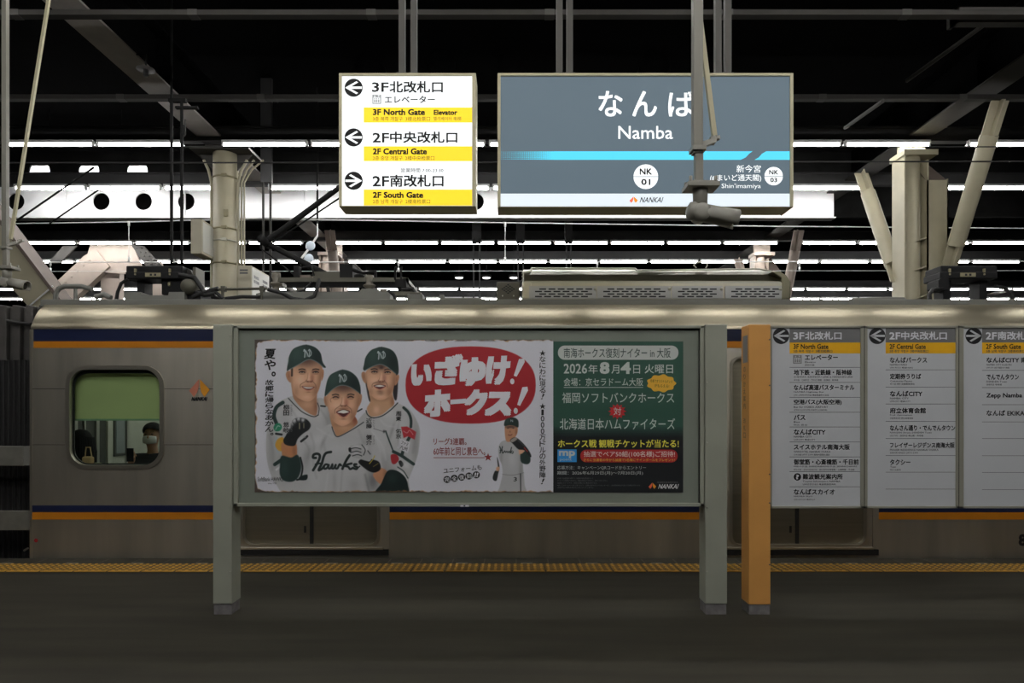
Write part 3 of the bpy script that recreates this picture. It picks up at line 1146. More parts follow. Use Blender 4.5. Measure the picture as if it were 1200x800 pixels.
# windows
for i, (a, c) in enumerate(WIN):
    b = MB(M_steel_hi)
    out = rrect(tx(a - 2.6), tz(wy1 + 2.4), tx(c + 2.6), tz(wy0 - 2.4), (wr + 3) / 120.2, 10)
    inn = rrect(tx(a + 2.4), tz(wy1 - 2.4), tx(c - 2.4), tz(wy0 + 2.4), (wr - 2) / 120.2, 10)
    holed_plate(b, out, [inn], YT - 0.012, YT + 0.035)
    wf = b.build('window_frame', train, 0.006)
    b = MB(M_rubber)
    inn2 = rrect(tx(a + 4), tz(wy1 - 4), tx(c - 4), tz(wy0 + 6.5), (wr - 4) / 120.2, 10)
    holed_plate(b, rrect(tx(a), tz(wy1), tx(c), tz(wy0), wr / 120.2, 10), [inn2], YT + 0.036, YT + 0.05)
    b.build('rubber_seal', wf)
    b = MB(M_glass)
    b.box(tx(a + 2), tx(c - 2), YT + 0.030, YT + 0.031, tz(wy1 - 2), tz(wy0 + 2))
    b.build('pane', wf)
    b = MB(M_blind)
    yb = YT + 0.10
    sb = F / yb
    za, zc = Z_(435, yb), Z_(491, yb)
    b.box(X_(a + 6, yb), X_(c - 3, yb), yb, yb + 0.004, zc, za)
    b.tube([(X_(a + 6, yb), yb + 0.02, za), (X_(c - 3, yb), yb + 0.02, za)], 0.02, n=10)
    bl = b.build('blind', train)
    b = MB(M_blindbar)
    b.box(X_(a + 4, yb), X_(c - 3, yb), yb - 0.008, yb + 0.012, zc - 0.014, zc + 0.004)
    b.build('pull_bar', bl)
    b = MB(M_cabinsteel)
    for xx in (a + 4.5, c - 1.0):
        b.box(X_(xx, yb) - 0.008, X_(xx, yb) + 0.008, yb - 0.02, yb + 0.03, Z_(552, yb), Z_(428, yb))
    b.build('blind_track', train)
# doors
for c, hw in DOORS:
    if tx(c + hw) > XR:
        continue
    b = MB(M_steel_hi)
    out = rrect(tx(c - hw - 1.5), tz(641), tx(c + hw + 1.5), tz(416.5), 13 / 120.2, 8)
    inn = rrect(tx(c - hw + 1.5), tz(638), tx(c + hw - 1.5), tz(419.5), 11 / 120.2, 8)
    holed_plate(b, out, [inn], YT - 0.010, YT + 0.05)
    b.build('door_frame', train, 0.005)
    b = MB(M_steel)
    b.box(tx(c + hw + 6), tx(c + hw + 13), YT - 0.006, YT + 0.002, tz(643), tz(412))
    b.box(tx(c - hw - 13), tx(c - hw - 6), YT - 0.006, YT + 0.002, tz(643), tz(412))
    b.build('door_pillar', train)
    b = MB(M_steel_hi)
    b.box(tx(c - hw - 6), tx(c + hw + 6), YT - 0.025, YT + 0.05, tz(643.5), tz(640.5))
    b.build('door_sill', train, 0.004)
    b = MB(M_rubber)
    b.box(tx(c - hw - 6), tx(c + hw + 12), YT - 0.02, YT + 0.03, tz(650), tz(643.5))
    b.build('step_gap', train)
    for s in (-1, 1):
        b = MB(M_steeldoor)
        x0, x1 = sorted((tx(c + s * 2.2), tx(c + s * hw)))
        w0, w1 = sorted((tx(c + s * 16), tx(c + s * 66)))
        holed_plate(b, [(x0, tz(640)), (x1, tz(640)), (x1, tz(417)), (x0, tz(417))], [rrect(w0, tz(548), w1, tz(440), 8 / 120.2, 5)], YT + 0.05, YT + 0.075)
        dl = b.build('door_leaf', train)
        b = MB(M_rubber)
        x0, x1 = sorted((tx(c), tx(c + s * 2.2)))
        b.box(x0, x1, YT + 0.045, YT + 0.08, tz(640), tz(417))
        b.build('door_edge_rubber', dl)
        b = MB(M_glass)
        b.box(w0, w1, YT + 0.06, YT + 0.062, tz(548), tz(440))
        b.build('door_pane', dl)
        if s < 0:
            b = MB(M_rubber)
            b.box(tx(c - 9), tx(c - 6.5), YT + 0.044, YT + 0.05, tz(625), tz(617))
            b.build('door_handle', dl)
# emblem and marks on the side
sh = Sheet(YT, 0.005)
sh.petals(234, 454.5, 24, 21, M_logopink, M_logoorange, 1)
sh.text('NANKAI', 225, 465, 243, 469.5, M_ink, 0.04, 1, 0.25)
sh.build('emblem', train)
sh = Sheet(YT, 0.0015)
sh.circle(42.3, 633, 2.3, M_red, 1)
sh.text('8', 1193.5, 625.5, 1203, 639.5, M_ink, 0.03, 1)
sh.build('side_mark', train)
# cabin
b = MB(M_cabinwall)
b.box(XL + 0.05, XR, YT + 0.10, 9.1, -0.02, 0.0, M_cabinfloor)
b.box(XL + 0.05, XR, YT + 0.10, 9.1, 2.18, 2.2)
b.box(XL + 0.02, XL + 0.05, YT + 0.05, 9.1, 0, 2.18)
b.box(XR - 0.04, XR, YT + 0.10, 9.1, 0, 2.18)
b.box(XL + 0.05, XR, 9.06, 9.1, 0, 2.18)
b.build('cabin_lining', train)
XW = XL + 0.05


def end_wall(mb, pa, pb, y0, y1, d, m=None):
    """panel on the car's end wall between two columns and two rows of the view"""
    ya, yb_ = XW * F / (pa - 600.0), XW * F / (pb - 600.0)
    yc = (ya + yb_) / 2
    return mb.box(XW, XW + d, ya, yb_, max(0.0, Z_(y1, yc)), min(2.15, Z_(y0, yc)), m)


b = MB(M_cabindark)
for a, c in ((90, 96), (97.5, 109.5), (114, 122.5), (129.5, 131.5)):
    end_wall(b, a, c, 380, 640, 0.012)
b.build('end_door', train)
b = MB(M_cabinsteel)
for a, c in ((84, 88), (96, 97.5), (110, 113.5), (146, 148.5)):
    end_wall(b, a, c, 380, 640, 0.03)
b.build('end_door_post', train)
b = MB(M_cabinwall)
end_wall(b, 123, 129, 380, 640, 0.035)
b.build('end_panel', train)
b = MB(M_cabindark)
end_wall(b, 132, 145.5, 430, 534, 0.02)
fw = b.build('end_window', train)
b = MB(M_blueinsul)
b.default = M_cabinglass
end_wall(b, 134, 144, 436, 531, 0.024, M_cabinglass)
b.build('end_window_pane', fw)
for x0, x1 in ((XL + 0.1, tx(270)), (tx(460), tx(845)), (tx(1035), XR - 0.1)):
    for yy, ya in ((YT + 0.15, 0), (8.55, 1)):
        b = MB(M_seat)
        if x0 < -4 and not ya:
            b.box(-4.15, -3.68, 7.08, 7.5, 0.28, 0.42)
            b.box(-4.6, -4.26, 6.55, 6.95, 0.28, 0.42)
        b.box(-3.6 if x0 < -4 and not ya else x0, x1, yy, yy + 0.45, 0.28, 0.45)
        if ya:
            b.box(x0, x1, yy + 0.38, yy + 0.48, 0.45, 0.92)
        b.build('bench_seat', train, 0.03)
b = MB(M_cabinlamp)
for yy in (7.25, 8.35):
    b.box(XL + 0.4, XR - 0.4, yy, yy + 0.12, 2.13, 2.16)
b.build('cabin_lamp', train)
b = MB(M_cabinsteel)
b.tube([(tx(212), 7.25, 0.45), (tx(212), 7.25, 2.15)], 0.016, n=8)
b.build('grab_pole', train)

# gangway at the left end
b = MB(M_bellows)
Yb = 6.95
for k in range(8):
    x1 = XL - 0.03 - k * 0.14
    b.prism([(x1, -0.3), (x1 - 0.06, -0.3), (x1 - 0.06, Z_(358 + (1.6 if k < 2 else 0), Yb)), (x1, Z_(360 + (6 if k == 0 else 0), Yb))], Yb + 0.05, 8.7)
    b.prism([(x1 - 0.06, -0.3), (x1 - 0.14, -0.3), (x1 - 0.14, Z_(357, Yb)), (x1 - 0.06, Z_(358, Yb))], Yb, 8.75)
b.build('gangway_bellows', train, 0.01)
b = MB(M_rubber)
b.box(XL - 1.3, XL - 0.04, Yb - 0.16, Yb - 0.04, -0.3, tz(418))
for k in range(22):
    x1 = XL - 0.06 - k * 0.055
    b.tube([(x1, Yb - 0.16, -0.3), (x1, Yb - 0.16, tz(418))], 0.018, n=6)
b.build('gap_curtain', train)
for u, w, a in ((522.5, 546, 25), (598.5, 622, 33.5)):
    b = MB(M_plate)
    b.box(tx(-60), tx(a), YT + 0.03, YT + 0.05, tz(w), tz(u))
    sp_ = b.build('safety_plate', train, 0.008)
    b = MB(M_gutter)
    b.box(tx(a) - 0.005, XL - 0.01, YT + 0.035, YT + 0.10, tz(w - 0.5), tz(u + 0.5))
    b.build('plate_mount', sp_)
b = MB(M_steel_hi)
b.tube([(XL - 0.08, Yb - 0.2, tz(417)), (XL - 0.02, Yb - 0.2, tz(416))], 0.008, n=6)
b.tube([P(28, 645, YT + 0.1), P(33, 642, YT + 0.1)], 0.01, n=6)
b.build('coupling_hook', train)
b = MB(M_rubber)
b.tube([P(9, 376, 6.9), P(22, 378.5, 6.9), P(36, 380, 6.9)], 0.02, n=6)
b.build('gangway_cable', train)

# roof equipment
Yr = 7.05
RZ = zg1 + 0.005


def box_unit(ox, left_part):
    """black switch box on legs with latches and a brass plate"""
    b = MB(M_blackbox)
    b.pbox(ox + 0, 311, ox + 66, 319, Yr, 0.28)
    b.pbox(ox - 0.8, 318, ox + 66.5, 326.5, Yr - 0.01, 0.30)
    u = b.build('switch_box', train, 0.012)
    b = MB(M_brass)
    b.pbox(ox + 22.5, 319.5, ox + 40.5, 324, Yr - 0.016, 0.008)
    b.build('plate', u)
    b = MB(M_ink)
    b.pbox(ox + 28, 320.5, ox + 30.5, 323, Yr - 0.018, 0.003)
    b.pbox(ox + 33, 320.5, ox + 35.5, 323, Yr - 0.018, 0.003)
    b.build('plate_text', u)
    for lx in (10.5, 51):
        b = MB(M_brass)
        b.pbox(ox + lx - 1, 314.5, ox + lx + 1, 319, Yr - 0.02, 0.02)
        b.pbox(ox + lx - 0.8, 320.2, ox + lx + 0.8, 322, Yr - 0.02, 0.02)
        b.build('latch', u)
    for lx in (8, 51):
        b = MB(M_blackbox)
        b.box(X_(ox + lx, Yr), X_(ox + lx + 9, Yr), Yr + 0.08, Yr + 0.24, RZ, Z_(326, Yr))
        b.build('leg', u)
    return u


u = box_unit(147.5, True)
b = MB(M_blackbox)
b.pbox(189, 327, 216, 345, Yr + 0.05, 0.4)
b.pbox(196, 330, 199, 335, Yr + 0.03, 0.03, M_brass)
b.build('mechanism', u, 0.01)
b = MB(M_gutter)
b.pprism([(146, 354), (146, 342), (164.5, 342), (165.5, 345.8), (197, 345.8), (198, 342), (216, 342), (216, 354)], Yr - 0.06, 0.9)
b.build('pedestal', u)
b = MB(M_smallbox)
p = P(222, 336, Yr)
b.lathe([(0.02, -0.06), (0.075, -0.05), (0.085, 0), (0.085, 0.2)], p.x, p.y, p.z, n=20, axis='y')
b.pbox(226, 313, 229.5, 336, Yr + 0.02, 0.2)
b.pbox(216, 340, 235, 353, Yr, 0.3, M_blackbox)
b.prism([(X_(212, Yr), Z_(311, Yr)), (X_(218, Yr), Z_(314, Yr)), (X_(221, Yr), Z_(320, Yr)), (X_(213, Yr), Z_(322, Yr))], Yr + 0.1, Yr + 0.3, M_purlin)
b.build('contactor', u)
b = MB(M_rubber)
b.tube([P(150, 327, Yr), P(142, 332, Yr), P(138, 342, Yr), P(136, 352, Yr)], 0.018, n=8)
b.build('cable', u)
b = MB(M_rubber)
b.tube([P(210, 322, Yr), P(228, 325, Yr), P(236, 337, Yr), P(240, 346, Yr), P(252, 344, Yr)], 0.026, n=8)
b.build('cable', u)
b = MB(M_rubber)
b.tube([P(226, 348, Yr), P(240, 342, Yr), P(256, 338, Yr)], 0.026, n=8)
b.build('cable', u)
b = MB(M_rubber)
b.tube([P(228, 342, Yr), P(240, 346, Yr), P(250, 340, Yr), P(262, 350, Yr)], 0.022, n=8)
b.build('cable', u)
u = box_unit(1103, False)
b = MB(M_blackbox)
b.pprism([(1100, 328), (1104, 325), (1112, 325), (1112, 339), (1104, 340), (1100, 336)], Yr - 0.02, 0.2)
b.build('end_cap', u)
b = MB(M_rubber)
b.tube([P(1104, 337, Yr), P(1093, 339, Yr), P(1089, 345, Yr), P(1090, 355, Yr)], 0.022, n=8)
b.build('cable', u)
b = MB(M_rubber)
b.tube([P(1166, 335, Yr), P(1178, 338, Yr), P(1186, 345, Yr), P(1187, 353, Yr)], 0.02, n=8)
b.build('cable', u)
# pipe hoop and handrail
b = MB(M_gutter)
b.tube([P(65, 354, Yr), P(65.5, 344, Yr), P(69, 338, Yr), P(76, 335.5, Yr), P(96, 335.5, Yr), P(108, 339, Yr)], 0.026, n=10)
b.tube([P(88.5, 336, Yr), P(88.5, 354, Yr)], 0.018, n=8)
b.tube([P(112, 348, Yr), P(122, 345, Yr), P(130, 349, Yr)], 0.03, n=8)
b.build('pipe_hoop', train)
b = MB(M_smallbox)
b.tube([P(253, 339, Yr), P(313, 338, Yr)], 0.015, n=8)
for px in (261, 306.5):
    b.tube([P(px, 337, Yr), P(px, 354, Yr)], 0.017, n=8)
    b.pbox(px - 2.5, 335, px + 2.5, 341, Yr - 0.02, 0.05)
b.build('pipe_rail', train)
b = MB(M_rubber)
b.tube([P(248, 348, Yr + .1), P(262, 350, Yr + .1), P(284, 347.5, Yr + .1), P(304, 348, Yr + .1)], 0.02, n=8)
b.build('roof_cable', train)

# pantograph
Yq = 7.35
pan = MB(M_gutter)
pan.pprism([(300, 355), (300, 344), (308, 342), (455, 342), (457, 346), (457, 355)], Yq - 0.15, 1.2)
pan = pan.build('pantograph', train)
b = MB(M_smallbox)
for yy in (Yq, Yq + 0.85):
    s = F / Yq
    b.box(X_(318, Yq), X_(478, Yq), yy, yy + 0.07, Z_(330, Yq), Z_(325, Yq))
b.box(X_(318, Yq), X_(322, Yq), Yq, Yq + 0.92, Z_(330, Yq), Z_(325.5, Yq))
b.box(X_(472, Yq), X_(478, Yq), Yq, Yq + 0.92, Z_(330, Yq), Z_(325.5, Yq))
b.box(X_(335, Yq), X_(475, Yq), Yq + 0.02, Yq + 0.05, Z_(336, Yq), Z_(330, Yq), M_blackarm)
b.build('base_frame', pan)
for px, py0, py1 in ((322.5, 319, 336), (432.5, 322, 342)):
    for dy in (0.03, 0.85):
        b = MB(M_insul)
        zt, zb = Z_(py0, Yq), RZ
        hh = zt - zb
        prof = [(0.075, 0), (0.06, hh * .12)]
        for k in range(3):
            z = hh * (0.25 + 0.22 * k)
            prof += [(0.04, z - 0.02), (0.075, z), (0.07, z + 0.012), (0.04, z + 0.03)]
        prof += [(0.05, hh * .9), (0.045, hh)]
        b.lathe(prof, X_(px, Yq), Yq + dy, zb, n=20)
        b.build('insulator', pan)
for px in (339.5, 416, 450, 466):
    b = MB(M_gutter)
    b.lathe([(0.03, 0), (0.03, 0.05), (0.02, 0.06)], X_(px, Yq), Yq, RZ + 0.03, n=12)
    b.build('stud', pan)
b = MB(M_gutter)
b.pprism([(420, 343), (424, 338), (442, 338), (446, 343)], Yq - 0.1, 0.25)
b.build('insulator_foot', pan)
knee = P(311, 284, Yq + 0.45)
foot = P(403, 333, Yq + 0.45)
head = P(440, 188, Yq + 0.45)
b = MB(M_blackarm)
b.tube([foot, knee], [0.045, 0.032], n=10)
b.build('lower_arm', pan)
b = MB(M_blackarm)
b.tube([knee, head], [0.036, 0.028], n=10)
b.tube([knee + Vector((0, 0, -0.06)), head + Vector((0, 0, -0.16))], 0.010, n=6)
b.lathe([(0.05, -0.14), (0.05, 0.14)], knee.x, knee.y, knee.z, n=14, axis='y')
b.build('upper_arm', pan)
b = MB(M_blackarm)
b.tube([knee + Vector((-0.05, 0, 0.06)), knee + Vector((-0.05, -0.02, -0.07)), P(346, 323, Yq + 0.4)], 0.010, n=6)
b.build('guide_rod', pan)
b = MB(M_blackarm)
for dx in (-0.14, 0.14):
    b.tube([head + Vector((dx, -0.75, -0.08)), head + Vector((dx, -0.55, 0)), head + Vector((dx, 0.55, 0)), head + Vector((dx, 0.75, -0.08))], 0.022, n=8)
b.tube([head + Vector((-0.14, 0, 0)), head + Vector((0.14, 0, 0))], 0.02, n=8)
b.build('collector_head', pan)
b = MB(M_blackarm)
b.pbox(398, 309, 413, 330, Yq + 0.3, 0.3)
b.build('linkage', pan)
b = MB(M_blackarm)
b.pbox(344, 311, 350, 328, Yq + 0.05, 0.1)
b.build('linkage', pan)
b = MB(M_blackarm)
b.pbox(351, 322, 363, 329, Yq + 0.1, 0.25, M_brown)
b.build('linkage', pan)
b = MB(M_blackarm)
b.tube([P(345, 315, Yq + .2), P(365, 312, Yq + .2), P(368, 322, Yq + .2), P(352, 324, Yq + .2)], 0.015, n=8)
b.build('linkage', pan)
b = MB(M_blackarm)
b.tube([P(413, 316, Yq + .2), P(425, 320, Yq + .2), P(440, 318, Yq + .2), P(440, 326, Yq + .2)], 0.02, n=8)
b.build('linkage', pan)
b = MB(M_blackarm)
b.ball(P(421, 324, Yq + 0.1), 0.06, 0.06, 0.03)
b.build('linkage', pan)
b = MB(M_blackarm)
b.pbox(366, 318, 398, 326, Yq + 0.3, 0.1, M_smallbox)
b.build('linkage', pan)
b = MB(M_blackarm)
for px in (463, 470):
    b.tube([P(px, 328, Yq), P(px, 316, Yq), P(px + 1, 312, Yq)], 0.012, n=6)
b.pbox(463, 327, 476, 336, Yq - 0.02, 0.2)
b.build('linkage', pan)
b = MB(M_rubber)
b.tube([P(314, 339, Yq - .25), P(330, 343, Yq - .25), P(343, 350, Yq - .25), P(357, 352, Yq - .25), P(368, 347, Yq - .25), P(372, 336, Yq - .2), P(374, 328, Yq - .1)], 0.022, n=8)
b.build('cable', pan)
b = MB(M_rubber)
b.tube([P(384, 336, Yq), P(385, 342, Yq)], 0.02, n=6)
b.build('cable', pan)
b = MB(M_rubber)
b.tube([P(348, 342, Yq), P(356, 340, Yq), P(366, 330, Yq)], 0.014, n=6)
b.build('cable', pan)
b = MB(M_rubber)
b.tube([P(455, 340, Yq - .1), P(462, 346, Yq - .1), P(464, 353, Yq - .1)], 0.02, n=6)
b.build('cable', pan)
b = MB(M_rubber)
b.tube([P(470, 339, Yq), P(484, 338, Yq), P(488, 346, Yq)], 0.02, n=6)
b.build('cable', pan)
# small boxes on the roof
b = MB(M_gutter)
b.pbox(477, 344, 495, 353, Yr, 0.2)
b.pbox(480, 342, 493, 345, Yr, 0.12, M_smallbox)
b.build('junction_box', train, 0.004)
b = MB(M_gutter)
b.pbox(515, 345, 520, 354, Yr, 0.12)
b.tube([P(520, 350, Yr), P(560, 350, Yr), P(580, 354, Yr)], 0.012, n=6)
b.build('cable_clamp', train)
# vent box with diamond holes
Yv = 7.0
b = MB(M_smallbox)
b.pbox(582, 330, 609, 351, Yv, 0.5)
vb = b.build('vent_box', train, 0.012)
b = MB(M_gapdark)
for i in range(-3, 4):
    for j in range(-3, 4):
        if abs(i) + abs(j) <= 3 and (i + j) % 2 != 0 or (i == 0 and abs(j) == 3):
            cxp, cyp = 595.5 + i * 2.2, 338.5 + j * 1.6
            Yq2 = Yv - 0.002
            b.pprism([(cxp - 1.7, cyp), (cxp, cyp + 1.0), (cxp + 1.7, cyp), (cxp, cyp - 1.0)], Yq2, 0.002)
b.build('vent_holes', vb)
b = MB(M_alu)
for px in (589, 602):
    p = P(px, 346.5, Yv)
    b.lathe([(0.008, -0.006), (0.008, 0)], p.x, p.y, p.z, n=10, axis='y')
b.pbox(592, 351, 598, 355, Yv + 0.02, 0.1)
b.build('bolt', vb)
b = MB(M_alu)
for k in range(9):
    b.ball(P(613, 320 + 4 * k, Yv + 0.3), 0.014, 0.014, 0.018, n=8, k=6)
b.build('chain', train)

# air conditioner
Ya = 6.95
za, zb, zc, zd = Z_(314.5, Ya + 0.35), Z_(331.5, Ya), Z_(351, Ya), Z_(320, Ya + 0.1)
ac = MB(M_acroof)
x0, x1 = X_(614, Ya), X_(921, Ya)
pr = [(Ya, zb), (Ya + 0.03, zb + 0.035), (Ya + 0.12, zd - 0.01), (Ya + 0.2, zd + 0.035), (Ya + 0.4, za), (Ya + 0.8, za + 0.015), (Ya + 1.3, za), (Ya + 1.7, zb), (Ya + 1.7, RZ)]
n = len(pr)
v = [(x0, y, z) for y, z in pr] + [(x1 - (0.07 if i > 1 and i < 8 else 0) - (0.05 if 3 < i < 7 else 0), y, z) for i, (y, z) in enumerate(pr)]
ac.add(v, [(i, i + n, i + n + 1, i + 1) for i in range(n - 1)] + [tuple(range(n)), tuple(range(2 * n - 1, n - 1, -1))])
ac = ac.build('air_conditioner', train)
b = MB(M_ac)
b.box(x0, x1 - 0.02, Ya - 0.008, Ya + 0.3, zc, zb + 0.012)
b.box(x0 - 0.02, x0 + 0.08, Ya - 0.02, Ya + 0.3, zc, zb + 0.01)
b.build('skirt', ac, 0.015)
b = MB(M_acroof)
xm0, xm1 = X_(921, Ya) - 0.05, X_(924, Ya) + 0.02
b.prism([(xm0, zc), (xm1, zc), (xm1, Z_(330, Ya)), (xm1 - 0.05, Z_(322, Ya)), (xm1 - 0.12, Z_(317.5, Ya)), (xm1 - 0.2, Z_(318.5, Ya)), (xm0, Z_(326, Ya))], Ya - 0.01, Ya + 0.5)
b.build('end_cap', ac, 0.01)
for pa, pb in ((620, 699), (700, 786), (787.5, 847), (850, 916)):
    b = MB(M_acgrille)
    b.pbox(pa, 335, pb, 349.5, Ya - 0.022, 0.012)
    g = b.build('grille_plate', ac)
    b = MB(M_gapdark)
    w = pb - pa
    nn = max(4, int((w - 8) / 10.8))
    for r in range(4):
        for k in range(nn):
            xx = pa + 7 + 10.8 * k + (5 if r % 2 == 0 else 0)
            if xx + 7.5 < pb - 3:
                b.pbox(xx, 337.8 + 2.9 * r, xx + 8, 339.3 + 2.9 * r, Ya - 0.024, 0.002)
    b.build('slot', g)
    b = MB(M_alu)
    p = P(pb - 1.5, 338.5, Ya - 0.022)
    b.lathe([(0.012, -0.012), (0.018, -0.006), (0.018, 0)], p.x, p.y, p.z, n=12, axis='y')
    b.build('fastener', g)
b = MB(M_alu)
b.tube([P(622, 314.5, Ya + 0.3), P(744, 314.5, Ya + 0.3), P(748, 318, Ya + 0.25)], 0.012, n=8)
b.tube([P(748, 317, Ya + 0.2), P(890, 315, Ya + 0.3), P(905, 318, Ya + 0.25)], 0.010, n=8)
b.tube([P(614, 319.5, Ya + 0.15), P(621, 318.5, Ya + 0.2), P(623, 315, Ya + 0.3)], 0.012, n=8)
b.box(x0, x1 - 0.06, Ya - 0.012, Ya + 0.01, zb - 0.004, zb + 0.016)  # added bright bar stands in for the highlight along the lid
b.build('edge_trim_highlight', ac)
b = MB(M_alu)
pp = [P(816, 314, Ya + 0.35), P(813, 310.5, Ya + 0.35), P(817, 307.5, Ya + 0.35), P(827, 306.5, Ya + 0.35), P(829, 310, Ya + 0.35), P(827, 314, Ya + 0.35)]
b.tube(pp, 0.008, n=8)
b.build('lifting_eye', ac)
b = MB(M_rubber)
for px in (665, 880, 735):
    b.pbox(px, 350.5, px + 12, 354, Ya + 0.05, 0.2)
b.build('mount_foot', ac)
b = MB(M_gutter)
b.pprism([(996, 354), (1000, 349), (1040, 347.5), (1060, 348), (1068, 354)], Yr, 0.4)
b.build('roof_duct', train, 0.01)

# ================================================================== SIGNS
def sign_box(name, x0, y0, x1, y1, Y, depth, ins, label, poles):
    root = thing(name, (X_((x0 + x1) / 2, Y), Y + depth / 2, Z_(y1, Y)), label, 'sign')
    b = MB(M_signframe)
    X0, X1, Z0, Z1 = X_(x0, Y), X_(x1, Y), Z_(y1, Y), Z_(y0, Y)
    i = [v / F * Y for v in ins]          # left, top, right, bottom
    b.box(X0, X0 + i[0], Y, Y + depth, Z0, Z1)
    b.box(X1 - i[2], X1, Y, Y + depth, Z0, Z1)
    b.box(X0 + i[0], X1 - i[2], Y, Y + depth, Z1 - i[1], Z1)
    b.box(X0 + i[0], X1 - i[2], Y, Y + depth, Z0, Z0 + i[3])
    b.box(X0 + i[0], X1 - i[2], Y + 0.03, Y + depth - 0.01, Z0 + i[3], Z1 - i[1])
    b.build('frame', root, 0.004)
    for px in poles:
        b = MB(M_pole)
        xx = X_(px, Y + depth / 2)
        b.box(xx - 0.022, xx + 0.022, Y + depth / 2 - 0.022, Y + depth / 2 + 0.022, Z1, 5.9)
        b.box(xx - 0.035, xx + 0.035, Y + depth / 2 - 0.035, Y + depth / 2 + 0.035, Z1, Z1 + 0.035)
        b.build('hanger_pole', root)
    return root


YS = 4.62
s = sign_box('direction_sign', 397, 85.3, 557.7, 241.8, YS, 0.19, (3.2, 3, 4.4, 1), 'square white and yellow lit gate sign with arrows hanging at centre left', (471.3, 485.2))
sh = Sheet(YS + 0.012)
sh.rect(399.5, 87.5, 554, 241.5, E_white, 0)
sh.build('face', s)
sh = Sheet(YS + 0.012)
for u, w in ((125.8, 143.6), (171.4, 188.8), (222, 240.8)):
    sh.rect(426.3, u, 553.3, w, E_yellow, 1)
sh.build('yellow_band', s)
for cy, rt in ((102.8, False), (161, False), (211.8, True)):
    sh = Sheet(YS + 0.012)
    sh.arrow_badge(414.4, cy, 10.7, E_black, E_white, rt)
    sh.build('arrow_badge', s)
sh = Sheet(YS + 0.012)
sh.lift_icon(436.3, 110.9, 446.7, 121.8, E_grey, E_white)
sh.build('lift_icon', s)
sh = Sheet(YS + 0.012)
bb = 0.026
sh.text('3F', 435.8, 96.5, 455.5, 107.8, E_black, 0.02)
sh.text('北改札口', 456.5, 95, 519, 108.8, E_black, bb)
sh.text('エレベーター', 450.8, 112.3, 509.7, 120.8, E_black, 0.02)
sh.text('3F North Gate', 437, 127.7, 498, 135, E_black, 0.032)
sh.text('Elevator', 508.3, 128.7, 536, 134.8, E_black, 0.032)
sh.text('3층 북쪽 개찰구  3楼北检票口', 437, 136.6, 504, 141.8, E_brown, 0.012)
sh.text('엘리베이터 电梯', 508, 136.6, 540.5, 141.4, E_brown, 0.012)
sh.text('2F', 436.5, 155.6, 456, 167, E_black, 0.02)
sh.text('中央改札口', 457, 154.2, 536, 167.6, E_black, bb)
sh.text('2F Central Gate', 437, 173.8, 500.3, 181, E_black, 0.032)
sh.text('2층 중앙 개찰구  2楼中央检票口', 437, 182.6, 509, 187.8, E_brown, 0.012)
sh.text('営業時間 7:00-23:30', 469.8, 197, 519.6, 202, E_greytext, 0.008)
sh.text('2F', 436.5, 206.2, 456, 218.4, E_black, 0.02)
sh.text('南改札口', 457, 204.7, 519.8, 219, E_black, bb)
sh.text('2F South Gate', 437, 224.8, 496, 232, E_black, 0.032)
sh.text('2층 남쪽 개찰구  2楼南检票口', 437, 233.4, 504, 238.6, E_brown, 0.012)
sh.build('lettering', s)

s = sign_box('station_name_sign', 583, 85.3, 930, 242.6, YS, 0.19, (3.6, 3.4, 3.8, 1), 'wide grey lit station name sign reading Namba with a cyan line', (655.5, 667.5, 841, 852.5))
sh = Sheet(YS + 0.012)
sh.rect(586, 88, 927, 242.3, E_slate, 0)
sh.build('face', s)
sh = Sheet(YS + 0.012)
sh.rect(586.3, 226.8, 926.6, 241.8, E_pale, 1)
sh.build('bottom_band', s)
sh = Sheet(YS + 0.012)
sh.poly([(650, 177.2), (882, 177.2), (878, 180), (874, 184.3), (868, 187.3), (650, 187.3)], E_cyan, 1)
sh.poly([(898, 177.2), (926.8, 177.2), (926.8, 187.3), (884, 187.3), (889, 184.5), (893, 180)], E_cyan, 1)
for i in range(38):
    for j in range(6):
        r = 0.22 + 0.66 * (i / 38)
        x = 587.6 + i * 1.68
        y = 178.1 + j * 1.66
        sh.rect(x - r, y - r, x + r, y + r, E_cyan, 1)
sh.build('line_bar', s)
for cx_, cy_, r, t in ((756.8, 207, 14.5, '01'), (906.6, 206.3, 10.8, '03')):
    k = r / 14.5
    sh = Sheet(YS + 0.012)
    sh.circle(cx_, cy_, r, E_white, 1)
    sh.rect(cx_ - r, cy_ - 0.35, cx_ + r, cy_ + 0.35, E_slate, 2)
    sh.text('NK', cx_ - 7.2 * k, cy_ - 9.6 * k, cx_ + 7.2 * k, cy_ - 2.4 * k, E_black, 0.028, 2)
    sh.text(t, cx_ - 5.4 * k, cy_ + 2.6 * k, cx_ + 5.4 * k, cy_ + 9.8 * k, E_black, 0.028, 2)
    sh.build('station_number', s)
sh = Sheet(YS + 0.012)
for ch, x0, x1 in (('な', 701.4, 729.6), ('ん', 741, 769.8), ('ば', 783, 814)):
    sh.text(ch, x0, 106.6, x1, 136.6, E_white, 0.016, res=4)
sh.text('Namba', 724.5, 147.6, 788.5, 162.9, E_white, 0.008)
sh.text('新今宮', 863, 193.4, 891.5, 202.2, E_white, 0.006)
sh.text('(#まいど通天閣)', 832, 204.5, 892, 213.3, E_white, 0.006)
sh.text("Shin'imamiya", 845.5, 215, 891.5, 222, E_white, 0.0)
sh.text('NANKAI', 750.5, 231, 776.5, 237.2, E_black, 0.012, shear=0.3)
sh.build('lettering', s)
sh = Sheet(YS + 0.012)
sh.petals(742.5, 234, 10, 7.4, E_coral, E_orange, 2)
sh.build('emblem', s)

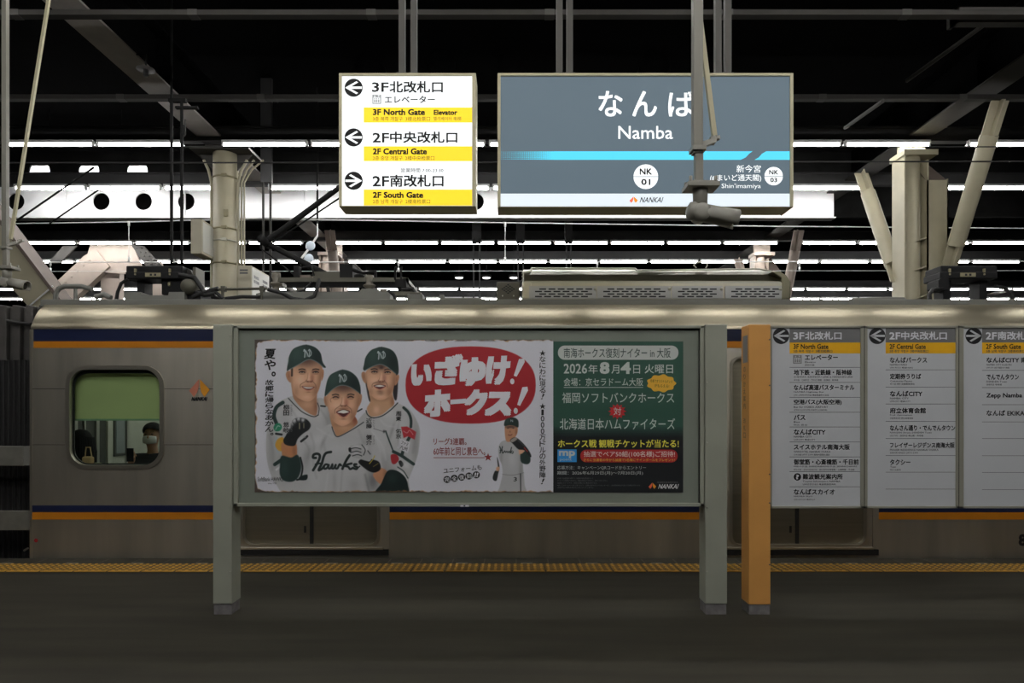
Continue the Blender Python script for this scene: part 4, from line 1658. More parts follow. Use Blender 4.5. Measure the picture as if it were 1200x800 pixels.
# ================================================================== SECURITY CAMERAS
def cctv(Y, k, ox, label, pole_top, pw, bx, bpx=None):
    """k: pixels per template pixel, ox/oy shift of the template drawn around the right camera"""
    def T(px, py):
        return (ox + (px - 815) * k, 215 + bx + (py - 215) * k)

    def PT(px, py, dy=0.0):
        a = T(px, py)
        return P(a[0], a[1], Y) + Vector((0, dy, 0))
    u = k / F * Y          # metres per template pixel
    root = thing('security_camera', PT(817, 250), label, 'camera')
    b = MB(M_campole)
    a, c = PT(815, 0), PT(816.5, 181)
    b.box(c.x - 7 * u * pw, c.x + 7 * u * pw, Y - 7 * u * pw, Y + 7 * u * pw, c.z, pole_top)
    c2 = PT(818, 216)
    b.box(c2.x - 4.6 * u, c2.x + 4.6 * u, Y - 4.6 * u, Y + 4.6 * u, c2.z, c.z + 0.02)
    b.build('pole', root, 0.003)
    b = MB(M_signframe)
    e = PT(840, 155, 0.05)
    t = PT(820, -5, 0.05)
    if bpx:
        e, t = P(bpx[0], bpx[1], Y), P(bpx[2], bpx[3], Y)
    d = (t - e)
    t2 = e + d * ((pole_top - e.z) / d.z)
    b.bar(e, t2, 5.5 * u, 5.5 * u)
    b.build('brace', root)
    b = MB(M_cam)
    b.bar(PT(846, 157, 0.05), PT(835, 158, 0.05), 4 * u, 6 * u)
    b.bar(PT(822, 170), PT(838, 163, 0.02), 6 * u, 6 * u)
    b.bar(PT(836, 166, 0.02), PT(841, 156, 0.05), 5 * u, 5 * u)
    b.box(PT(809, 0).x, PT(825, 0).x, Y - 8.5 * u, Y + 8.5 * u, PT(0, 178).z, PT(0, 173).z)
    b.build('clamp', root)
    b = MB(M_cam)
    b.box(PT(802, 0).x, PT(839, 0).x, Y - 14 * u, Y + 14 * u, PT(0, 222).z, PT(0, 217).z)
    b.box(PT(805, 0).x, PT(836, 0).x, Y - 12 * u, Y + 12 * u, PT(0, 217).z, PT(0, 215).z)
    for px in (806, 835):
        b.lathe([(2 * u, 0), (2 * u, 7 * u)], PT(px, 0).x, Y - 11 * u, PT(0, 217).z, n=8)
        b.lathe([(2 * u, 0), (2 * u, 7 * u)], PT(px, 0).x, Y + 11 * u, PT(0, 217).z, n=8)
    b.build('mount_plate', root, 0.002)
    b = MB(M_cam)
    j = PT(820, 222)
    b.lathe([(9 * u, 0), (8.5 * u, -8 * u), (8.2 * u, -22 * u)], j.x, Y, j.z, n=24)
    p = PT(820, 250)
    b.lathe([(5 * u, -11 * u), (10 * u, -10 * u), (10 * u, 10 * u), (5 * u, 11 * u)], p.x, Y, p.z, n=24, axis='y')
    b.build('swivel', root)
    b = MB(M_cam)
    s0, s1 = PT(811, 247), PT(857, 257)
    ax = (s1 - s0).normalized()
    b.tube([s0 - ax * 7 * u, s0 - ax * 5 * u, s0, s0 + ax * 14 * u, s1], [4 * u, 9 * u, 10.8 * u, 10.2 * u, 9.6 * u], n=24)
    body = b.build('camera_body', root)
    b = MB(M_cam)
    # hood
    up = Vector((-ax.z, 0, ax.x))
    v, f = [], []
    n = 14
    for i, (tt, rr) in enumerate(((0.30, 10.9), (0.7, 11.6), (1.13, 12.6))):
        for q_ in range(n + 1):
            an = math.radians(-40 + 260 * q_ / n)
            o_ = s0 + (s1 - s0) * tt
            v.append(o_ + Vector((0, 1, 0)) * math.cos(an) * rr * u + up * math.sin(an) * rr * u)
    for i in range(2):
        for q_ in range(n):
            a_ = i * (n + 1) + q_
            f.append((a_, a_ + 1, a_ + n + 2, a_ + n + 1))
    b.add(v, f, None, True)
    hd = b.build('hood', body)
    so = hd.modifiers.new('solid', 'SOLIDIFY')
    so.thickness = 1.2 * u
    b = MB(M_lens)
    b.tube([s1, s1 + ax * 1.0 * u], 7 * u, n=20)
    b.build('lens', body)
    return root


cctv(3.55, 1.0, 815.5, 'grey security camera on a braced pole in front of the station name sign', 5.9, 0.80, 0)
cctv(6.0, 0.55, 5.5, 'grey security camera on a braced pole at the left edge', 6.1, 0.72, 97, (12.5, 280, 57, 0))

# ================================================================== POSTER BOARD
def post(mb, x0, x1, y0, y1, z0, z1):
    mb.box(x0, x1, y0, y1, z0, z1)


W = lambda px: X_(px, YP)
H = lambda py: Z_(py, YP)
board = thing('poster_board', (W(550), YP + 0.07, 0), 'grey green framed advertising board on two square posts', 'notice board')
for i, (a, c) in enumerate(((249.5, 271.8), (826.5, 852.2))):
    b = MB(M_post)
    b.box(W(a), W(c), YP, YP + 0.15, 0.075, H(380))
    pst = b.build('post', board, 0.004)
    b = MB(M_base)
    b.box(W(a) + 0.004, W(c) - 0.004, YP + 0.006, YP + 0.144, 0, 0.075)
    b.build('footing', pst)
    b = MB(M_alu)
    e = W(c) if i == 0 else W(a)
    for z in (0.3, 0.75, 1.2, 1.62, 1.95):
        b.lathe([(0.006, -0.004), (0.006, 0)], e + (-0.012 if i == 0 else 0.012), YP - 0.0005, z, n=8, axis='y')
    b.build('screw', pst)
b = MB(M_post)
zb0, zb1 = H(593.8), H(380.8)
xl, xr = W(272.2), W(826.2)
t1 = 6.0 / F * YP
b.box(xl, xl + t1 * 0.9, YP + 0.015, YP + 0.13, zb0, zb1)
b.box(xr - t1 * 0.8, xr, YP + 0.015, YP + 0.13, zb0, zb1)
b.box(xl, xr, YP + 0.015, YP + 0.13, zb1 - 0.020, zb1)
b.box(xl, xr, YP + 0.015, YP + 0.13, zb0, zb0 + 0.024)
b.build('frame', board, 0.003)
b = MB(M_panelback)
b.box(xl + 0.01, xr - 0.01, YP + 0.040, YP + 0.11, zb0 + 0.01, zb1 - 0.01)
b.build('backing_panel', board)
b = MB(M_gapdark)  # dark strips put in for the shade around the recessed panel
b.box(xl + t1, xr - t1, YP + 0.030, YP + 0.0401, zb1 - 0.028, zb1 - 0.020)
b.box(xr - t1 * 0.8 - 0.006, xr - t1 * 0.8, YP + 0.030, YP + 0.0401, zb0 + 0.024, zb1 - 0.02)
b.build('shade_strip', board)
sh = Sheet(YP + 0.0145, 0.0004)
sh.rect(539.5, 591.3, 549.5, 593.6, M_inkwhite, 1)
sh.rect(543.3, 591.8, 545.3, 593.2, M_ink, 2)
sh.build('maker_tag', board)

# ---- left poster: printed picture as point colours on a fine sheet
YQ = YP + 0.036
PX0, PY0, PX1, PY1 = 298.5, 397.8, 648.3, 576.6
SS = 3.0
NXg, NYg = int((PX1 - PX0) * SS) + 1, int((PY1 - PY0) * SS) + 1
gx = np.linspace(PX0, PX1, NXg)[None, :].repeat(NYg, 0)
gy = np.linspace(PY0, PY1, NYg)[:, None].repeat(NXg, 1)
IMG = np.zeros((NYg, NXg, 3))
IMG[:] = (176, 176, 183)


def vnoise(sx, sy, seed):
    r = np.random.default_rng(seed)
    gw, gh = int((PX1 - PX0) / sx) + 3, int((PY1 - PY0) / sy) + 3
    g = r.random((gh, gw))
    u, v = (gx - PX0) / sx, (gy - PY0) / sy
    i, j = u.astype(int), v.astype(int)
    a, c = u - i, v - j
    a, c = a * a * (3 - 2 * a), c * c * (3 - 2 * c)
    return (g[j, i] * (1 - a) + g[j, i + 1] * a) * (1 - c) + (g[j + 1, i] * (1 - a) + g[j + 1, i + 1] * a) * c


def spline(pts, closed=True, n=6):
    p = np.array(pts, float)
    N = len(p)
    out = []
    rng_ = range(N) if closed else range(N - 1)
    for i in rng_:
        p0, p1 = p[(i - 1) % N] if closed or i > 0 else p[i], p[i]
        p2 = p[(i + 1) % N]
        p3 = p[(i + 2) % N] if closed or i + 2 < N else p2
        for k in range(n):
            t = k / n
            out.append(0.5 * ((2 * p1) + (-p0 + p2) * t + (2 * p0 - 5 * p1 + 4 * p2 - p3) * t * t + (-p0 + 3 * p1 - 3 * p2 + p3) * t ** 3))
    if not closed:
        out.append(p[-1])
    return np.array(out)


def window(pts, pad):
    x0, y0 = pts.min(0) - pad
    x1, y1 = pts.max(0) + pad
    i0, i1 = max(0, int((x0 - PX0) * SS)), min(NXg, int((x1 - PX0) * SS) + 2)
    j0, j1 = max(0, int((y0 - PY0) * SS)), min(NYg, int((y1 - PY0) * SS) + 2)
    return slice(j0, j1), slice(i0, i1)


def segdist(pts, X, Y, closed):
    d = np.full(X.shape, 1e9)
    N = len(pts)
    for i in range(N if closed else N - 1):
        a, c = pts[i], pts[(i + 1) % N]
        e = c - a
        L = max(1e-9, (e * e).sum())
        t = np.clip(((X - a[0]) * e[0] + (Y - a[1]) * e[1]) / L, 0, 1)
        d = np.minimum(d, (X - a[0] - t * e[0]) ** 2 + (Y - a[1] - t * e[1]) ** 2)
    return np.sqrt(d)


def inside(pts, X, Y):
    r = np.zeros(X.shape, bool)
    N = len(pts)
    for i in range(N):
        (ax, ay), (cx_, cy_) = pts[i], pts[(i + 1) % N]
        if ay == cy_:
            continue
        cond = ((ay > Y) != (cy_ > Y)) & (X < (cx_ - ax) * (Y - ay) / (cy_ - ay) + ax)
        r ^= cond
    return r


def mix(sl, a, color):
    IMG[sl] = IMG[sl] * (1 - a[..., None]) + np.array(color) * a[..., None]


def blob(pts, color, feather=0.5, alpha=1.0, smooth=True, clip=None):
    p = spline(pts) if smooth else np.array(pts, float)
    sl = window(p, feather + 1)
    X, Y = gx[sl], gy[sl]
    if X.size == 0:
        return None
    d = segdist(p, X, Y, True)
    s = np.where(inside(p, X, Y), d, -d)
    a = np.clip(0.5 + s / (2 * feather), 0, 1) * alpha
    if clip is not None:
        a = a * clip[sl]
    mix(sl, a, color)


def maskof(pts, feather=0.5, smooth=True):
    p = spline(pts) if smooth else np.array(pts, float)
    d = segdist(p, gx, gy, True)
    s = np.where(inside(p, gx, gy), d, -d)
    return np.clip(0.5 + s / (2 * feather), 0, 1)


def soft(cx_, cy_, rx, ry, color, alpha=0.6, clip=None, rot=0.0):
    """soft round patch"""
    R_ = max(rx, ry) * 2.2
    sl = window(np.array([(cx_ - R_, cy_ - R_), (cx_ + R_, cy_ + R_)]), 0)
    X, Y = gx[sl] - cx_, gy[sl] - cy_
    c, s_ = math.cos(rot), math.sin(rot)
    u, v = (X * c + Y * s_) / rx, (-X * s_ + Y * c) / ry
    a = np.exp(-(u * u + v * v) * 1.2) * alpha
    if clip is not None:
        a = a * clip[sl]
    mix(sl, a, color)


def stroke(pts, width, color, alpha=1.0, smooth=True, clip=None, f=0.45):
    p = spline(pts, False) if smooth else np.array(pts, float)
    sl = window(p, width + 1)
    X, Y = gx[sl], gy[sl]
    if X.size == 0:
        return
    d = segdist(p, X, Y, False)
    a = np.clip(0.5 + (width / 2 - d) / (2 * f), 0, 1) * alpha
    if clip is not None:
        a = a * clip[sl]
    mix(sl, a, color)


JER = (156, 156, 157)
JER_D = (118, 118, 119)
JER_L = (174, 174, 176)
GRN = (30, 44, 42)
GRN_D = (18, 28, 28)
GRN_L = (46, 64, 58)
SK = (178, 139, 112)
SK_L = (198, 166, 144)
SK_D = (122, 82, 62)
INK = (22, 25, 26)

# subtle paper tone
IMG *= (0.965 + 0.06 * vnoise(60, 40, 3))[..., None]
# red oval
ov = [(551.5 + 76.3 * np.sign(math.cos(t)) * abs(math.cos(t)) ** 0.84, 451 + 45.2 * np.sign(math.sin(t)) * abs(math.sin(t)) ** 0.84) for t in np.linspace(0, 2 * PI, 60, endpoint=False)]
blob(ov, (133, 32, 38), 0.5, smooth=False)


def cap(crown, brim, logo, lw):
    outline = crown + brim
    blob(outline, GRN, 0.5)
    m_ = maskof(outline)
    cx_ = sum(p[0] for p in crown) / len(crown)
    cy_ = sum(p[1] for p in crown) / len(crown)
    soft(cx_ - 9, cy_ - 2, 9, 12, GRN_L, 0.75, m_)
    soft(cx_ + 15, cy_ + 4, 9, 14, GRN_D, 0.8, m_)
    top = crown[len(crown) // 2]
    stroke([top, ((top[0] * 2 + logo[0]) / 3, (top[1] + logo[1]) / 2)], 0.7, GRN_D, 0.5)
    stroke(brim, 0.9, (92, 104, 106), 0.9)
    x, y = logo
    c = (150, 158, 160)
    for dx in (0, 1):
        stroke([(x - 4.2 + dx, y - 2.5), (x - 3.2, y - 4.2), (x - 2.6, y - 1), (x - 3.0, y + 4.6)], 1.0, c)
    stroke([(x - 3.6, y - 4), (x - 0.5, y - 1), (x + 1.2, y + 3.6)], 1.2, c)
    stroke([(x + 2.4, y + 4), (x + 2.8, y - 4.2), (x + 1.4, y - 3)], 1.0, c)
    stroke([(x + 3.0, y - 4), (x + 4.6, y - 1.5), (x + 4.4, y + 1.8), (x + 2.6, y + 3.6)], 1.0, c)
    stroke([(x - 1.2, y - 3.6), (x - 0.8, y + 4)], 0.6, c, 0.7)


def head(face, ears, eyes, nose, mouth, open_, teeth, shade, squint=False):
    for e in ears:
        blob(e, (150, 108, 84), 0.6)
        ec = np.mean(np.array(e), 0)
        soft(ec[0], ec[1], 1.0, 3.0, SK_D, 0.6)
    blob(face, SK, 0.6)
    m_ = maskof(face, 0.8)
    ys = [p[1] for p in face]
    xs = [p[0] for p in face]
    y0, y1, x0, x1 = min(ys), max(ys), min(xs), max(xs)
    w, h_ = x1 - x0, y1 - y0
    soft(x0 + .30 * w, y0 + .50 * h_, .20 * w, .16 * h_, SK_L, 0.75, m_)
    soft(x0 + .72 * w, y0 + .52 * h_, .13 * w, .13 * h_, SK_L, 0.40, m_)
    soft(nose[0] - 0.5, nose[1] - 4, 1.8, 5.0, SK_L, 0.7, m_)
    soft((x0 + x1) / 2, y1 - .10 * h_, .16 * w, .06 * h_, SK_L, 0.5, m_)
    soft(x1 - .02 * w, y0 + .55 * h_, .13 * w, .45 * h_, SK_D, 0.75, m_)
    soft(x0 - .02 * w, y0 + .6 * h_, .08 * w, .45 * h_, SK_D, 0.55, m_)
    soft(nose[0] + 3.4, nose[1] - 3, 2.6, 6.0, shade, 0.65, m_)
    soft((x0 + x1) / 2, y0 + .02 * h_, .5 * w, .17 * h_, (70, 48, 42), 0.9, m_)
    soft((x0 + x1) / 2 - .34 * w, y0 + .78 * h_, .10 * w, .16 * h_, (140, 100, 78), 0.5, m_)
    soft((x0 + x1) / 2 + .30 * w, y0 + .78 * h_, .13 * w, .18 * h_, (118, 78, 60), 0.6, m_)
    for i, (ex, ey) in enumerate(eyes):
        g = -1 if i == 0 else 1
        soft(ex, ey - 0.4, 4.0, 2.2, (118, 82, 66), 0.85, m_)
        soft(ex - g * 3.6, ey - 0.8, 1.4, 2.2, (104, 68, 56), 0.6, m_)
        stroke([(ex - g * 3.2, ey - 2.9), (ex, ey - 3.6), (ex + g * 3.6, ey - 2.8)], 1.5, (42, 30, 27), 0.85)
        if not squint:
            blob([(ex - 2.8, ey + 0.3), (ex - 1, ey - 0.7), (ex + 1, ey - 0.7), (ex + 2.8, ey + 0.3), (ex, ey + 0.9)], (150, 132, 122), 0.35)
            soft(ex, ey + 0.05, 1.0, 0.95, (12, 9, 9), 1.0)
        stroke([(ex - 3.1, ey + 0.4), (ex - 1, ey - 0.7), (ex + 1, ey - 0.7), (ex + 3.1, ey + 0.4)], 1.1, (28, 19, 18), 1.0)
        stroke([(ex - 2.6, ey + 2.0), (ex, ey + 2.5), (ex + 2.6, ey + 2.0)], 0.7, (128, 88, 70), 0.7)
    stroke([(nose[0] - 1.6, nose[1] - 9), (nose[0] - 1.9, nose[1] - 4), (nose[0] - 3.2, nose[1] - 0.6)], 0.8, (146, 106, 84), 0.6)
    stroke([(nose[0] - 3.6, nose[1] - 0.6), (nose[0] - 3.2, nose[1] + 0.9), (nose[0] - 1.4, nose[1] + 1.4)], 0.7, (104, 64, 50), 0.8)
    stroke([(nose[0] + 3.6, nose[1] - 0.6), (nose[0] + 3.2, nose[1] + 0.9), (nose[0] + 1.4, nose[1] + 1.4)], 0.8, (92, 54, 44), 0.8)
    soft(nose[0] - 0.4, nose[1] - 0.8, 1.3, 1.1, SK_L, 0.7, m_)
    soft(nose[0], nose[1] + 1.0, 3.4, 1.3, (126, 78, 60), 0.75, m_)
    soft(nose[0] - 1.9, nose[1] + 0.9, 0.9, 0.7, (70, 40, 34), 0.8, m_)
    soft(nose[0] + 1.9, nose[1] + 0.9, 0.9, 0.7, (70, 40, 34), 0.8, m_)
    (ax, ay), (cx_, cy_), (bx_, by) = mouth
    soft(cx_, cy_ - 1.5, (bx_ - ax) * .6, 3.2, (140, 92, 72), 0.45, m_)
    stroke([(nose[0] - 3.6, nose[1] + 0.5), (ax - 1.2, (ay + nose[1]) / 2 + 1), (ax - 1.6, ay + 1.5)], 0.8, (112, 72, 56), 0.7)
    stroke([(nose[0] + 3.6, nose[1] + 0.5), (bx_ + 1.2, (by + nose[1]) / 2 + 1), (bx_ + 1.6, by + 1.5)], 0.8, (105, 66, 52), 0.7)
    blob([(ax, ay), (cx_, cy_ - open_ * .25), (bx_, by), (cx_ + (bx_ - ax) * .22, cy_ + open_ * .75), (cx_, cy_ + open_), (cx_ - (bx_ - ax) * .22, cy_ + open_ * .75)], (58, 24, 24), 0.45)
    if teeth:
        blob([(ax + 1.3, ay + .4), (cx_, cy_ - open_ * .15), (bx_ - 1.3, by + .4), (cx_ + (bx_ - ax) * .2, cy_ + open_ * .36), (cx_, cy_ + open_ * .44), (cx_ - (bx_ - ax) * .2, cy_ + open_ * .36)], (196, 190, 184), 0.4)
    stroke([(ax + 1, ay + 1), (cx_ - (bx_ - ax) * .22, cy_ + open_ * .85), (cx_, cy_ + open_ + .5), (cx_ + (bx_ - ax) * .22, cy_ + open_ * .85), (bx_ - 1, by + 1)], 1.2, (148, 84, 74), 0.8)
    soft(cx_, cy_ + open_ + 2.6, 3.4, 0.9, (125, 82, 62), 0.6, m_)


# --- left man
blob([(345, 464), (334, 467), (325, 473), (319, 486), (313, 503), (312, 530), (316, 552), (324, 568), (340, 578), (420, 578), (420, 500), (398, 486), (385, 474), (376, 466), (360, 470)], JER, 0.6)
b1 = maskof([(345, 464), (334, 467), (325, 473), (319, 486), (313, 503), (312, 530), (316, 552), (324, 568), (340, 578), (420, 578), (420, 500), (398, 486), (385, 474), (376, 466), (360, 470)], 0.8)
soft(318, 530, 6, 30, JER_D, 0.5, b1)
soft(352, 485, 12, 8, JER_L, 0.7, b1)
soft(388, 490, 8, 14, JER_D, 0.7, b1)
soft(372, 484, 7, 9, JER_L, 0.5, b1)
soft(330, 545, 10, 16, JER_D, 0.4, b1)
blob([(345, 450), (343, 463), (348, 472), (356, 480), (366, 486), (371, 485), (371, 470), (369, 455)], (150, 110, 86), 0.6)
soft(360, 474, 9, 6, SK, 0.7, maskof([(345, 450), (343, 463), (348, 472), (356, 480), (366, 486), (371, 485), (371, 470), (369, 455)]))
soft(370, 476, 3, 9, SK_D, 0.8)
soft(357, 467, 9, 3, SK_D, 0.75, maskof([(345, 450), (343, 463), (348, 472), (356, 480), (366, 486), (371, 485), (371, 470), (369, 455)]))
stroke([(338, 466.5), (346, 475), (355, 483), (367, 488), (373, 486)], 1.0, INK)
stroke([(373, 486), (374, 478), (372, 472)], 0.9, INK, 0.8)
head([(341, 430), (341, 447), (343, 458), (348, 465), (356, 469.5), (363, 470), (369, 465), (374, 455), (376.5, 443), (377.5, 430), (370, 421), (356, 421)],
     [[(336.5, 435), (335, 439), (337, 445), (341, 448), (342, 440), (340, 435)], [(377.5, 433), (379.4, 434), (379, 441), (377, 446), (376.4, 440)]],
     [(354, 435.8), (370, 435.8)], (362.5, 446), [(353.6, 452.6), (361.5, 454.0), (368.5, 453.2)], 2.7, True, (140, 84, 64))
stroke([(342.2, 432), (342, 440)], 2.2, (32, 24, 22), 0.8)
cap([(336.2, 434.3), (337.2, 426), (338.8, 417.5), (343, 409.5), (350, 405.7), (359, 403.8), (369, 406.8), (375.5, 413.5), (378, 424), (381.8, 430)],
    [(379, 430.2), (373, 425), (365, 421.2), (359.5, 421.6), (352.5, 425.4), (345, 429.6), (339.5, 432.5)], (360, 413.8), 1)
soft(337.5, 422, 1, 4, (150, 155, 158), 0.7)
# sleeve band and marks
stroke([(331.5, 471.5), (324, 477), (321.2, 487), (324, 496)], 4.2, GRN)
blob([(320.5, 501), (323, 496.5), (328, 496), (330.5, 500), (328, 504.5), (323, 505)], (36, 104, 78), 0.5)
stroke([(323, 503), (325.5, 499), (328, 499.5)], 0.8, (150, 170, 160))
stroke([(323.5, 508), (330, 509)], 2.6, INK)
blob([(325, 515), (331, 512), (334, 518), (333, 527), (327, 528), (322.5, 522)], (172, 130, 52), 0.8)
stroke([(324, 512), (321.5, 522), (326, 530)], 1.0, (120, 150, 165), 0.7)
stroke([(322, 544), (331, 538)], 4.2, GRN)
stroke([(324, 550), (331, 545)], 2.5, JER_L)
soft(329, 552, 4, 6, (160, 160, 162), 0.7)

# --- right man
blob([(428, 440), (436, 445), (437, 468), (433, 470), (430, 458)], (28, 24, 26), 0.7)
blob([(460, 440), (466, 440), (465, 467), (461, 464)], (28, 24, 26), 0.7)
bodyR = [(430, 482), (436, 488), (446, 487), (463, 474), (470, 474), (480, 480), (487, 490), (492, 505), (490, 530), (485, 546), (479, 562), (475, 580), (415, 580), (412, 510), (420, 492)]
blob(bodyR, JER, 0.6)
b3 = maskof(bodyR, 0.8)
soft(455, 485, 9, 8, JER_L, 0.6, b3)
soft(487, 520, 5, 30, JER_D, 0.6, b3)
soft(470, 500, 8, 12, JER_L, 0.4, b3)
soft(441, 520, 9, 20, JER_L, 0.4, b3)
soft(452, 545, 9, 14, JER_D, 0.5, b3)
soft(459, 506, 2.0, 12, JER_D, 0.6, b3, 0.3)
nk = [(434, 456), (434, 470), (430, 478), (432, 485), (436, 488), (447, 486), (456, 479), (462, 473), (460, 462), (459, 452)]
blob(nk, (165, 128, 100), 0.6)
soft(446, 466, 11, 3.4, SK_D, 0.8, maskof(nk))
soft(460, 470, 3, 7, SK_D, 0.7, maskof(nk))
soft(441, 480, 4, 5, SK_L, 0.6, maskof(nk))
stroke([(429, 481), (431, 486), (437, 489.3), (448, 487), (458, 480), (466, 472)], 1.1, INK)
head([(428.5, 436), (429.5, 448), (432, 458), (437, 465), (443, 468.5), (450, 468), (456, 464), (460.5, 456), (463, 446), (463.5, 437), (455, 427), (440, 426)],
     [[(424.5, 436), (423.6, 440), (425.5, 446), (429, 449), (429, 441), (427.5, 436)], [(464, 440), (467, 439), (467.6, 443), (465, 450), (462.4, 451), (463, 444)]],
     [(438.7, 435.5), (454.3, 436)], (447, 446), [(437.8, 451.8), (445, 451.4), (452.2, 452)], 4.2, True, (138, 86, 78))
soft(444.5, 448.6, 6, 1.3, (96, 66, 56), 0.6)
soft(446, 460, 4.5, 3.2, (110, 76, 64), 0.6)
soft(447, 430.5, 3, 2.2, (40, 28, 28), 0.8)
cap([(425.6, 432), (426.6, 427), (428.5, 418.5), (434, 411), (440, 408), (447.5, 406.4), (459, 410), (464.8, 418), (467, 430), (466.6, 438)],
    [(463.5, 437.5), (458, 433), (452.5, 429), (445.5, 426.6), (438, 428.6), (432, 431.5), (427.3, 434)], (446.6, 416), 1)
# sleeve bands right man
stroke([(473, 477.5), (478.5, 483), (481.5, 491), (481.5, 500)], 3.2, GRN)
stroke([(452, 505), (456, 516), (461, 529)], 1.6, GRN)
stroke([(461, 529), (470, 533.5), (478, 539), (484.5, 543.5)], 3.6, GRN)
stroke([(480, 512), (474, 523), (471, 533)], 3.6, GRN)
blob([(470, 500), (477, 499.5), (488, 506), (486, 515), (478, 511), (473, 513)], (140, 40, 46), 0.5, smooth=False)
stroke([(473, 505), (477, 507), (480, 504), (484, 509)], 0.9, (176, 150, 150), 0.7)
blob([(468.5, 513), (481, 518), (478, 531), (465.5, 525)], (172, 172, 176), 0.5, smooth=False)
blob([(458, 533), (464.5, 532.5), (467.5, 538), (463, 543.5), (459, 542)], (134, 36, 42), 0.5)
blob([(467, 541), (470, 539.5), (473, 544), (470, 547)], INK, 0.5)
soft(476, 545, 5, 4, (178, 178, 180), 0.8, b3, 0.5)
stroke([(466, 551), (472, 555), (477, 563)], 2.4, JER_L)
stroke([(466, 547), (473, 552), (478, 560)], 1.1, GRN)
soft(450, 505.4, 1.3, 1.6, INK, 1.0)
stroke([(438, 502), (449, 505.5)], 0.8, (90, 90, 92), 0.8)

# --- centre man
bodyC = [(389, 497), (378, 501), (364, 506), (355, 513), (348, 524), (348, 540), (353, 556), (357, 580), (448, 580), (449, 560), (446, 535), (440, 515), (430, 500), (421, 494), (413, 501), (399, 511)]
blob(bodyC, JER, 0.6)
b2 = maskof(bodyC, 0.8)
soft(372, 515, 14, 7, JER_L, 0.55, b2, -0.3)
soft(430, 518, 7, 12, JER_D, 0.35, b2)
soft(395, 525, 18, 8, JER_L, 0.35, b2)
soft(360, 535, 5, 14, JER_D, 0.55, b2, 0.2)
soft(378, 519, 2, 8, JER_D, 0.5, b2, 0.3)
soft(392, 565, 3, 14, JER_D, 0.30, b2)
soft(437, 563, 8, 14, (78, 78, 80), 0.7, b2)
soft(415, 568, 8, 10, JER_D, 0.35, b2)
soft(370, 562, 8, 14, JER_L, 0.3, b2)
stroke([(352, 536), (354.5, 548), (352, 560), (348, 562)], 2.0, INK)
blob([(352, 558), (360, 556), (359, 562), (350, 562)], GRN_D, 0.6)
nk = [(388, 482), (388.5, 497), (391, 503), (395, 511), (405, 507), (416, 499), (419, 494), (415, 486), (412, 480)]
blob(nk, (160, 120, 92), 0.6)
nm = maskof(nk)
soft(404, 500, 8, 5, SK, 0.6, nm)
soft(416, 491, 4, 7, (116, 62, 46), 0.9, nm)
soft(402, 497, 11, 2.6, SK_D, 0.7, nm)
stroke([(389, 500), (391, 506), (395.3, 511.5), (406, 507), (418, 500), (426, 494.5)], 1.3, (96, 98, 104))
stroke([(389, 500), (391, 506), (395.3, 511.5), (406, 507), (418, 500), (426, 494.5)], 0.7, INK, 0.8)
head([(383, 463), (383.5, 474), (386, 484), (390, 492), (396, 497.5), (402, 499), (409, 496), (415, 489), (419, 480), (421.5, 470), (422, 462), (412, 452), (395, 452)],
     [[(380.5, 464), (379.6, 468), (381, 474), (383.5, 476), (384, 470), (383, 465)], [(422, 462), (424, 463), (423.4, 470), (420.5, 476), (420.5, 468)]],
     [(393.3, 465.4), (411, 465.2)], (402.5, 474.6), [(394, 482.6), (402.5, 481.2), (410.3, 482.2)], 7.0, True, (146, 84, 70), True)
soft(402.5, 478.5, 6, 1.0, (112, 74, 58), 0.6)
soft(402, 494.5, 6, 2.4, (186, 146, 116), 0.6)
stroke([(389, 466), (387, 468), (388, 471)], 0.6, (120, 80, 62), 0.7)
cap([(380.6, 463.8), (381.3, 456), (383.5, 446), (387, 439.5), (393, 435.8), (401.5, 433), (411, 435.6), (418.5, 442.5), (422, 452), (422.6, 461.5)],
    [(420, 459.5), (415, 456), (409, 452.8), (402, 451.2), (395.5, 452.4), (389, 456.6), (383.5, 462)], (401.3, 443), 1)
stroke([(376, 475.5), (381, 476)], 1.8, INK)
stroke([(419, 482), (424, 479)], 1.4, INK)
for pts, w_, c_, a_ in (([(364, 508), (368, 522), (367, 540), (371, 560)], 2.2, JER_D, 0.30), ([(420, 503), (426, 520), (425, 532)], 2.4, JER_D, 0.25), ([(384, 508), (380, 518), (381, 528)], 2.0, JER_D, 0.30), ([(401, 552), (399, 578)], 1.4, JER_D, 0.35), ([(384, 556), (381, 578)], 2.0, JER_L, 0.4), ([(356, 516), (362, 526), (361, 536)], 1.8, JER_D, 0.4), ([(428, 556), (433, 578)], 1.8, (70, 70, 72), 0.4), ([(372, 502), (380, 507), (390, 512)], 1.6, JER_L, 0.5)):
    stroke(pts, w_, c_, a_, f=1.4)
for pts, w_, c_, a_ in (([(376, 480), (383, 492), (384, 500)], 2.2, JER_D, 0.4), ([(340, 478), (350, 492), (352, 500)], 1.8, JER_D, 0.3), ([(470, 486), (466, 505), (468, 525)], 2.0, JER_D, 0.3), ([(446, 492), (452, 498), (462, 500)], 1.6, JER_L, 0.5), ([(488, 505), (484, 530)], 2.2, JER_D, 0.4), ([(436, 506), (448, 522), (452, 538)], 2.0, JER_L, 0.4), ([(316, 510), (320, 530), (319, 550)], 2.0, JER_D, 0.35)):
    stroke(pts, w_, c_, a_, clip=1 - b2, f=1.4)
